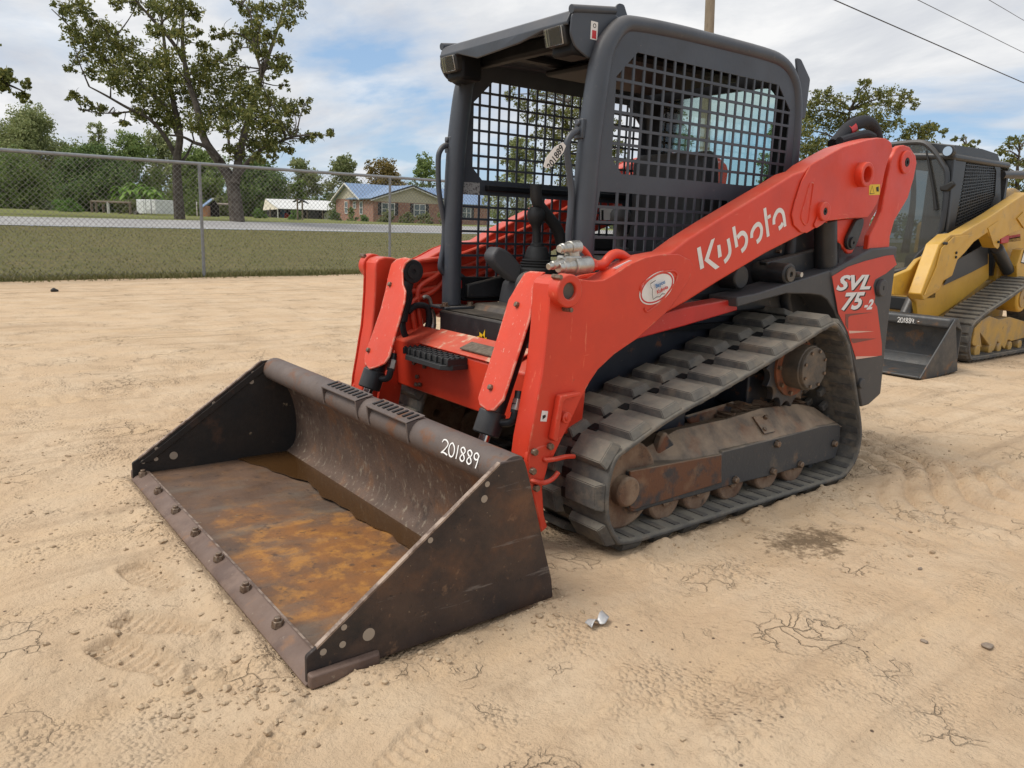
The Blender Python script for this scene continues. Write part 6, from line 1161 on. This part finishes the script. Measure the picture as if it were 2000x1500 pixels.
HS = _th('brick_house', 'single-storey red brick house with blue metal roof across the road', 'house', tuple(HK), None); hinv = Matrix.Translation(-HK)
def hp(u, v, z): return HK+hu*u+hv*v+hz3*z
def ho_(n, q, m, par=None, **k):
    o = obj(n, q, m, par or HS, **k)
    if par is None: o.matrix_parent_inverse = hinv
    return o
LV, WG, WFW, EV = 11.8, 8.4, 9.4, 2.6           # left wall length, main gable depth, front wing width, eaves height
def hface(q, pts): q.poly([hp(*p) for p in pts])
q = MB()
q.prism([hp(0, 0, -.4), hp(WFW, 0, -.4), hp(WFW, 3.5, -.4), hp(17.5, 3.5, -.4), hp(17.5, LV, -.4), hp(0, LV, -.4)], hz3*(EV+.4)); wl_o = ho_('brick_wall', q, BRICK, smooth=False)
q = MB(); q.prism([hp(-.02, 3.5, EV), hp(-.02, LV, EV), hp(-.02, 3.5+WG/2, EV+1.75)], hu*.2); ho_('gable_end', q, CREAM, smooth=False)
q = MB(); q.prism([hp(0, -.02, EV-.35), hp(WFW, -.02, EV-.35), hp(WFW, -.02, EV), hp(WFW/2, -.02, EV+1.55), hp(0, -.02, EV)], hv*.15); ho_('front_gable', q, CREAM, smooth=False)
for k in range(9):
    zb = EV-.30+k*.2; half = WFW/2 if zb < EV else WFW/2*(1-(zb-EV)/1.55)
    if half > .3: q = MB(); q.box(hp(WFW/2, -.03, zb), (half*2*.98, .02, .02), Matrix((hu, hv, hz3)).transposed()); ho_('siding_board', q, CREAM, smooth=False)
ov = .45
def slab(n, pts, m, t=.09): q = MB(); P_ = [hp(*p) for p in pts]; nrm = (P_[1]-P_[0]).cross(P_[2]-P_[0]).normalized(); nrm = nrm if nrm.z > 0 else -nrm; q.prism(P_, nrm*t); return ho_(n, q, m, smooth=False)
RZ = EV+1.75; RV = 3.5+WG/2; ez = EV-ov*1.75/(WG/2)
r1 = slab('roof', [(-ov, RV, RZ), (18, RV, RZ), (18, 3.5-ov, ez), (-ov, 3.5-ov, ez)], BLUER); r2 = slab('roof', [(-ov, RV, RZ), (18, RV, RZ), (18, LV+ov, ez), (-ov, LV+ov, ez)], BLUER)
GZ_ = EV+1.55; gez = EV-ov*1.55/(WFW/2)
r3 = slab('roof', [(WFW/2, -ov, GZ_), (WFW/2, RV-.4, GZ_), (-ov, RV-.4, gez), (-ov, -ov, gez)], BLUER, .11); r4 = slab('roof', [(WFW/2, -ov, GZ_), (WFW/2, RV-.4, GZ_), (WFW+ov, RV-.4, gez), (WFW+ov, -ov, gez)], BLUER, .11)
def rib(n, r, a, b): q = MB(); q.tube([hp(*a), hp(*b)], .035, 4); ho_('roof_seam', q, BLUER, r)
for k in range(30):
    u = -.2+k*.6
    if u > WFW+.5 or u < 18: q = MB(); q.tube([hp(u, RV-.05, RZ+.1), hp(u, 3.5-ov, ez+.1)], .03, 4); ho_('roof_seam', q, BLUER, r1)
def trim(a, b, m, r=.10): q = MB(); A_, B_ = hp(*a), hp(*b); q.tube([A_, B_], r, 4); ho_('fascia', q, m)
trim((-ov, RV, RZ), (-ov, 3.5-ov, ez), WTRIM); trim((-ov, RV, RZ), (-ov, LV+ov, ez), WTRIM); trim((WFW/2, -ov, GZ_+.02), (-ov, -ov, gez+.02), DTRIM, .09); trim((WFW/2, -ov, GZ_+.02), (WFW+ov, -ov, gez+.02), DTRIM, .09); trim((WFW/2, -ov+.03, GZ_-.14), (-ov, -ov+.03, gez-.14), WTRIM, .08); trim((WFW/2, -ov+.03, GZ_-.14), (WFW+ov, -ov+.03, gez-.14), WTRIM, .08)
def window(cx, cz, w, h, wall, shut=True, nx=2):
    ax_u, off = (hu, lambda a, z, d: hp(a, -d, z)) if wall == 'f' else ((hv, lambda a, z, d: hp(-d, a, z)) if wall == 'l' else (hu, lambda a, z, d: hp(a, 3.5-d, z)))
    nv = hv if wall != 'l' else hu; Rm = Matrix((ax_u, nv, hz3)).transposed()
    q = MB(); q.box(off(cx, cz, .01), (w, .04, h), Rm); wo = ho_('window_pane', q, PANE, smooth=False)
    for dx in [-w/2, w/2]+([0] if nx > 1 else []): q = MB(); q.box(off(cx+dx, cz, .05), (.09, .05, h+.08), Rm); ho_('window_frame', q, WTRIM, wo, smooth=False)
    for dz in (-h/2, 0, h/2): q = MB(); q.box(off(cx, cz+dz, .052), (w, .05, .08 if dz else .06), Rm); ho_('window_bar', q, WTRIM, wo, smooth=False)
    if shut:
        for sg in (-1, 1): q = MB(); q.box(off(cx+sg*(w/2+.26), cz, .04), (.40, .05, h+.1), Rm); ho_('shutter', q, SHUT, smooth=False)
def hu_at(px): p = QP(px, 405, HK, hv); return (p-HK).dot(hu)
def hv_at(px): p = QP(px, 405, HK, hu); return (p-HK).dot(hv)
window(hu_at(758), 1.45, 1.55, 1.30, 'f'); window(hu_at(819.5), 1.45, 1.45, 1.35, 'f'); window(14.0, 1.45, 1.3, 1.3, 'm')
for px, z, h in ((676.5, 1.55, 1.35), (693, 1.85, .75), (706, 1.5, 1.4)): window(hv_at(px), z, .85, h, 'l', False, 1)
# ------------------------------------------------------------------ outbuildings and yard things across the road
def qd(px, py, d): return QD(px, py, d)
def far_thing(name, label, cat, px, depth): b = ground_at(px, depth); r = _th(name, label, cat, tuple(b), None); inv = Matrix.Translation(-b); return r, b, (lambda n, q, m, **k: setattr(obj(n, q, m, r, **k), 'matrix_parent_inverse', inv))
WROOF = mat('white_metal_roof', (.72, .72, .70), .5, c2=(.62, .61, .58), sc=.8); WOOD = mat('grey_wood', (.16, .12, .085), .9, c2=(.24, .19, .14), sc=5); SHADEIN = mat('shed_inside_shade', (.015, .014, .013), .9)  # near-black wall colour carries the shade inside barn and shed
r, b, P_ = far_thing('open_barn', 'long open barn with white metal roof left of the brick house', 'barn', 590, 136); d0, d1 = 134, 144
def bx(px, d, z): p = QD(px, 430, d); p.z = b.z+z; return p
zr, ze = qd(520, 389, d1).z-b.z, qd(545, 408, d0).z-b.z
q = MB(); q.prism([bx(519, d1, zr), bx(672, d1, zr-.02), bx(672, d0, ze), bx(544, d0, ze)], (0, 0, .08)); P_('roof', q, WROOF, smooth=False)
q = MB(); q.prism([bx(519, d1, zr-.05), bx(544, d0, ze-.05), bx(514, d0+4, ze-.3)], fw3*.1); P_('gable', q, CREAM, smooth=False)
q = MB(); q.prism([bx(524, d1+1, 0), bx(680, d1+1, 0), bx(680, d1+1, zr-.3), bx(524, d1+1, zr-.3)], fw3*.1); P_('back_wall', q, SHADEIN, smooth=False)
q = MB(); q.prism([bx(522, d1-.5, 0), bx(545, d0+.4, 0), bx(545, d0+.4, ze-.1), bx(522, d1-.5, ze)], rt3*.08); P_('end_wall', q, SHADEIN, smooth=False)
for px in (528, 543, 571, 600, 630, 655): q = MB(); p = bx(px, d0+.3, 0); q.bb(p.x-.07, p.x+.07, p.y-.07, p.y+.07, p.z-.2, p.z+ze); P_('post', q, WTRIM if px in (543,) else WOOD, smooth=False)
for px, m_, w, h in ((553, 'blue', .5, 1.3), (560, 'red', .8, .6), (575, 'panel', 1.0, .9), (640, 'white', 1.1, 1.0), (610, 'panel', 2.2, 1.2)):
    o_ = bx(px, d0+2.0, 0); q = MB(); q.box(o_+Vector((0, 0, h/2)), (w, .8, h), Matrix.Rotation(.4, 3, 'Z')); q.box(o_+Vector((.05, 0, h+.1)), (w*.6, .5, .25), Matrix.Rotation(.5, 3, 'Z')); t_ = obj('stored_goods', q, MAT[m_], None, bevel=.05, smooth=False)
    tag(t_, {553: 'blue barrel-like bundle standing inside the open barn', 560: 'red low machine standing inside the open barn', 575: 'grey crate standing inside the open barn', 640: 'white covered heap at the right end of the open barn', 610: 'dark grey covered load in the middle of the open barn'}[px], 'stored goods')
r, b, P_ = far_thing('feeder_stand', 'dark wooden stand with two little roofs in front of the barn', 'feeder', 586, 74)
def bz(px, z, d=74): p = QD(px, 430, d); p.z = b.z+z; return p
for px, z in ((581.5, 1.95), (591, 1.8)): q = MB(); p = bz(px, 0); q.bb(p.x-.06, p.x+.06, p.y-.06, p.y+.06, p.z-.2, p.z+z); P_('post', q, WOOD, smooth=False)
for a, m_, c_, z in ((572, 583, 594, 1.95), (581, 590, 600, 1.85)): q = MB(); q.prism([bz(a, z-.25), bz(m_, z+.05), bz(c_, z-.25), bz(c_, z-.32), bz(m_, z-.05), bz(a, z-.32)], fw3*.7); P_('little_roof', q, SHUT, smooth=False)
r, b, P_ = far_thing('box_trailer', 'white box trailer parked left of the left pecan trunk', 'trailer', 294, 68)
A_, B_ = ground_at(268, 68.6), ground_at(305, 67.4); hh = QD(294, 390, 68).z-b.z; ex = (B_-A_); ex.z = 0; ey = Vector((-ex.y, ex.x, 0)).normalized(); ey = ey if ey.dot(fw3) > 0 else -ey; L0 = ex.length; exn = ex.normalized(); Rm = Matrix((exn, ey, hz3)).transposed()
TW = mat('white_trailer_panel', (.74, .74, .73), .5, c2=(.66, .66, .64), sc=1.5)
def tbx(a0, a1, z0, z1, d0=0, d1=2.2): q = MB(); q.box(A_+exn*((a0+a1)/2*L0)+ey*((d0+d1)/2)+Vector((0, 0, b.z-A_.z+(z0+z1)/2)), ((a1-a0)*L0, d1-d0, z1-z0), Rm); return q
P_('box', tbx(0, 1, .12, hh), TW, bevel=.04, smooth=False); P_('door', tbx(.06, .40, .12, hh*.92, -.04, -.002), TW, smooth=False); P_('seam', tbx(.495, .505, .12, hh, -.015, -.002), MAT['padgrey'], smooth=False); P_('seam', tbx(.77, .80, .12, hh, -.02, -.002), MAT['padgrey'], smooth=False); P_('lower_panel', tbx(.52, .97, .14, hh*.38, -.015, -.002), mat('grey_trailer_panel', (.50, .50, .48), .6), smooth=False)
q = MB(); wc = A_+exn*(.06*L0)+Vector((0, 0, .12)); q.cyl(wc-ey*.3, wc-ey*.1, .20, n=16); P_('wheel', q, MAT['rubber'])
r, b, P_ = far_thing('wooden_frame', 'open grey wooden frame hung with vines left of the white trailer', 'arbour', 219, 70)
A_, B_ = ground_at(181, 70), ground_at(258, 69); hh = QD(219, 395, 70).z-b.z
for t in (0, .12, .42, .97):
    p = A_.lerp(B_, t); q = MB(); q.bb(p.x-.09, p.x+.09, p.y-.09, p.y+.09, p.z-.2, p.z+hh); P_('post', q, WTRIM if t == .42 else WOOD, smooth=False)
    p2 = p+fw3*2; q = MB(); q.bb(p2.x-.09, p2.x+.09, p2.y-.09, p2.y+.09, p2.z-.2, p2.z+hh); P_('post', q, WOOD, smooth=False)
for off in (0, 2): q = MB(); q.tube([A_+fw3*off+Vector((0, 0, hh)), B_+fw3*off+Vector((0, 0, hh))], .10, 6); P_('beam', q, WOOD)
q = MB(); cc_ = [(tuple(A_.lerp(B_, t)+fw3*1.2+Vector((0, 0, hh*k))), .45) for t in np.linspace(.5, .98, 7) for k in (.35, .7, 1.0)]+[(tuple(A_.lerp(B_, t)+fw3+Vector((0, 0, hh))), .28) for t in np.linspace(.05, .95, 10)]
P_('vine', leaves(cc_, .25, 1.8, 71), LEAF['brush'], smooth=False)
r, b, P_ = far_thing('garden_shed', 'little brick shed with a sloping blue roof beside the fence post', 'shed', 410, 72)
def bs(px, z, d): p = QD(px, 430, d); p.z = b.z+z; return p
q = MB(); q.prism([bs(397, 0, 72), bs(405, 0, 72), bs(415, 0, 75), bs(397, 0, 75)], (0, 0, 1.0)); P_('wall', q, mat('orange_brick', (.42, .20, .11), .9), smooth=False)
q = MB(); q.prism([bs(393, .85, 71.5), bs(397, .80, 71.5), bs(419, 1.62, 74), bs(413, 1.66, 75.5)], (0, 0, .07)); P_('roof', q, BLUER, smooth=False)
q = MB(); q.prism([bs(415, 1.62, 73.5), bs(420, 1.62, 73.5), bs(420, 1.62, 75.5), bs(415, 1.62, 75.5)], (0, 0, .14)); P_('ridge_cap', q, WTRIM, smooth=False)
q = MB(); q.prism([bs(406, 0, 74), bs(428, 0, 74), bs(428, 1.0, 74), bs(420, 1.55, 74), bs(406, 1.0, 74)], fw3*.1); P_('back_wall', q, SHADEIN, smooth=False)
r, b, P_ = far_thing('low_canopy', 'low weathered canopy between the shed and the right pecan trunk', 'canopy', 440, 76)
q = MB(); q.prism([bs(427, 1.12, 75), bs(452, 1.12, 75), bs(455, 1.3, 79), bs(424, 1.3, 79)], (0, 0, .08)); P_('roof', q, mat('rusty_tin', (.22, .18, .14), .8, c2=(.15, .11, .09), sc=2), smooth=False)
for px in (428, 451): p = bs(px, 0, 75.2); q = MB(); q.bb(p.x-.05, p.x+.05, p.y-.05, p.y+.05, p.z-.1, p.z+1.15); P_('post', q, WOOD, smooth=False)
r, b, P_ = far_thing('marker_pole', 'thin white pole standing beside the garden shed', 'pole', 385.5, 73)
q = MB(); q.cyl(b, b+Vector((0, 0, 1.25)), .045, n=8); P_('shaft', q, WTRIM); q = MB(); q.cyl(b+Vector((0, 0, 1.25)), b+Vector((0, 0, 1.33)), .06, .02, n=8); P_('cap', q, WTRIM)
r, b, P_ = far_thing('wire_crate', 'dark wire crate on the far lawn left of the shrub', 'crate', 93, 72)
q = MB()
for i in range(7):
    for j in (0, 1):
        p = b+rt3*(-.35+i*.12)+fw3*j*.6; q.cyl(p, p+Vector((0, 0, .85)), .018, n=4)
P_('bars', q, SHUT, smooth=False, kind='stuff')
q = MB(); q.box(b+fw3*.3+Vector((0, 0, .88)), (.8, .7, .05), Matrix((rt3, fw3, hz3)).transposed()); P_('lid', q, SHUT, smooth=False)
# shrubs, banana plants, flowers
def shrub(name, label, px, top, w, dep, leaf, seed, cat='shrub', n=12, size=.16, dens=2.4, group=None): return crown_tree(name, label, px, top, w, dep, leaf, seed, n=n, size=size, dens=dens, trunk=False, low=.0, group=group, cat=cat)
shrub('leafy_shrub', 'bright green rounded shrub left of the wooden frame', 137, 393, 66, 68, 'shrub', 81)
shrub('leafy_shrub', 'tall green shrub against the left wall of the brick house', 688, 405, 34, 84, 'mid', 82, n=9); shrub('leafy_shrub', 'low green shrub at the front corner of the brick house', 712, 421, 24, 84, 'shrub', 83, n=7)
shrub('leafy_shrub', 'reddish hedge under the first front window of the brick house', 756, 411, 46, 84, 'brush', 84, n=12); shrub('leafy_shrub', 'brown-green hedge between the front windows of the brick house', 795, 415, 40, 84, 'brush', 85, n=12); shrub('leafy_shrub', 'brown-green hedge under the second front window of the brick house', 832, 417, 42, 84, 'brush', 86, n=12); shrub('leafy_shrub', 'green hedge at the right end of the brick house front', 868, 410, 40, 84, 'mid', 87, n=12)
shrub('leafy_shrub', 'dark green shrub in front of the middle of the barn', 577, 412, 30, 76, 'shrub', 88, n=9); shrub('leafy_shrub', 'grey-green bush at the left end of the barn', 502, 408, 40, 78, 'shrub', 89, n=10); shrub('leafy_shrub', 'small yellow-green bush right of the left pecan trunk', 377, 410, 26, 74, 'pine', 90, n=7); shrub('leafy_shrub', 'dark bush at the right end of the barn beside the house wall', 654, 411, 22, 82, 'dark', 91, n=7); shrub('leafy_shrub', 'tan clump of dry grass on the far lawn left of the shrub', 70, 407, 20, 74, 'pale', 92, n=6)
r, b, P_ = far_thing('banana_plants', 'bright green clump of banana plants behind the white trailer', 'banana plants', 268, 76)
def banana():
    g = random.Random(8); q = MB(); st = []
    for k in range(15):
        sx = b+rt3*g.uniform(-1.9, 1.9)+fw3*g.uniform(-.8, .8); h = g.uniform(.7, 2.5); st.append((sx, h))
        for j in range(7):
            a = g.uniform(0, 6.283); ln = g.uniform(1.1, 1.7); dr = Vector((math.cos(a), math.sin(a), 0)); sd3 = Vector((-dr.y, dr.x, 0)); up = g.uniform(.5, 1.1); L1 = []; L2 = []; m_ = 6
            for i in range(m_+1):
                t = i/m_; c = sx+Vector((0, 0, h))+dr*ln*t*.8+Vector((0, 0, ln*(up*t-.95*t*t))); w = .20*math.sin(math.pi*min(1, .08+t*.95))**.6; L1.append(c+sd3*w+Vector((0, 0, w*.3))); L2.append(c-sd3*w+Vector((0, 0, w*.3)))
            q.add(L1+L2, [(i, i+1, m_+2+i, m_+1+i) for i in range(m_)])
    return q, st
q, stems = banana(); P_('leaves', q, LEAF['banana'], smooth=False, recalc=False)
q = MB()
for sx, h in stems: q.tube([sx-Vector((0, 0, .2)), sx+Vector((0, 0, h))], [.12, .07], 7)
P_('stems', q, mat('banana_stem', (.16, .17, .06), .7))
# ------------------------------------------------------------------ utility pole and wires
pb = QD(1387, 300, 21); r = _th('utility_pole', 'weathered wooden utility pole rising behind the orange cab', 'utility pole', (pb.x, pb.y, 0), None)
PW = mat('weathered_pole_wood', (.21, .165, .115), .9, c2=(.27, .22, .16), sc=6, stretch=(1, 1, .12), layers=(((.12, .09, .06), 20, .58, .68, .6, (1, 1, .06)),), bump=.5, bsc=20)
pt0 = Vector((pb.x, pb.y, -.3)); pt1 = QD(1391, 0, 21); dv = (pt1-Vector((pb.x, pb.y, pb.z))); top_ = Vector((pb.x, pb.y, pb.z))+dv*(9.5-pb.z)/dv.z
q = MB(); q.cyl(pt0, top_, .150, .125, n=20); o = obj('shaft', q, PW, r); o.matrix_parent_inverse = Matrix.Translation(-r.location)
q = MB(); q.box(top_-Vector((0, 0, .5)), (2.4, .1, .12), Matrix.Rotation(R(60), 3, 'Z')); o = obj('cross_arm', q, PW, r, bevel=.01); o.matrix_parent_inverse = Matrix.Translation(-r.location)
pd_ = [top_-Vector((0, 0, .44))+Matrix.Rotation(R(60), 3, 'Z') @ Vector((k, 0, 0)) for k in (-1.1, 0, 1.1)]
WIRE = mat('overhead_wire', (.03, .03, .032), .6)
for i, (a, bq, rad) in enumerate((((1630, 0), (2000, 162), .0125), ((1793, 0), (2000, 103), .0075), ((1932, 0), (2000, 40), .0065))):
    A_ = QD(*a, 17); Bq = QD(*bq, 22); dv = Bq-A_; ends = [A_-dv*6, A_-dv*3, A_-dv, A_, A_.lerp(Bq, .5), Bq, Bq+dv*1.5, Bq+dv*4.0, Bq+dv*9]
    ends = [e+Vector((0, 0, .0007*max(0, (e-A_.lerp(Bq, .5)).length-(Bq-A_).length)**2)) for e in ends]
    q = MB(); q.tube(smooth_path(ends, 6), rad, 6); o = obj('overhead_wire', q, WIRE); tag(o, ('thick dark overhead wire, lowest of the three at the upper right', 'thin overhead wire, middle one of the three at the upper right', 'thin overhead wire nearest the upper right corner')[i], 'wire', 'overhead wires')
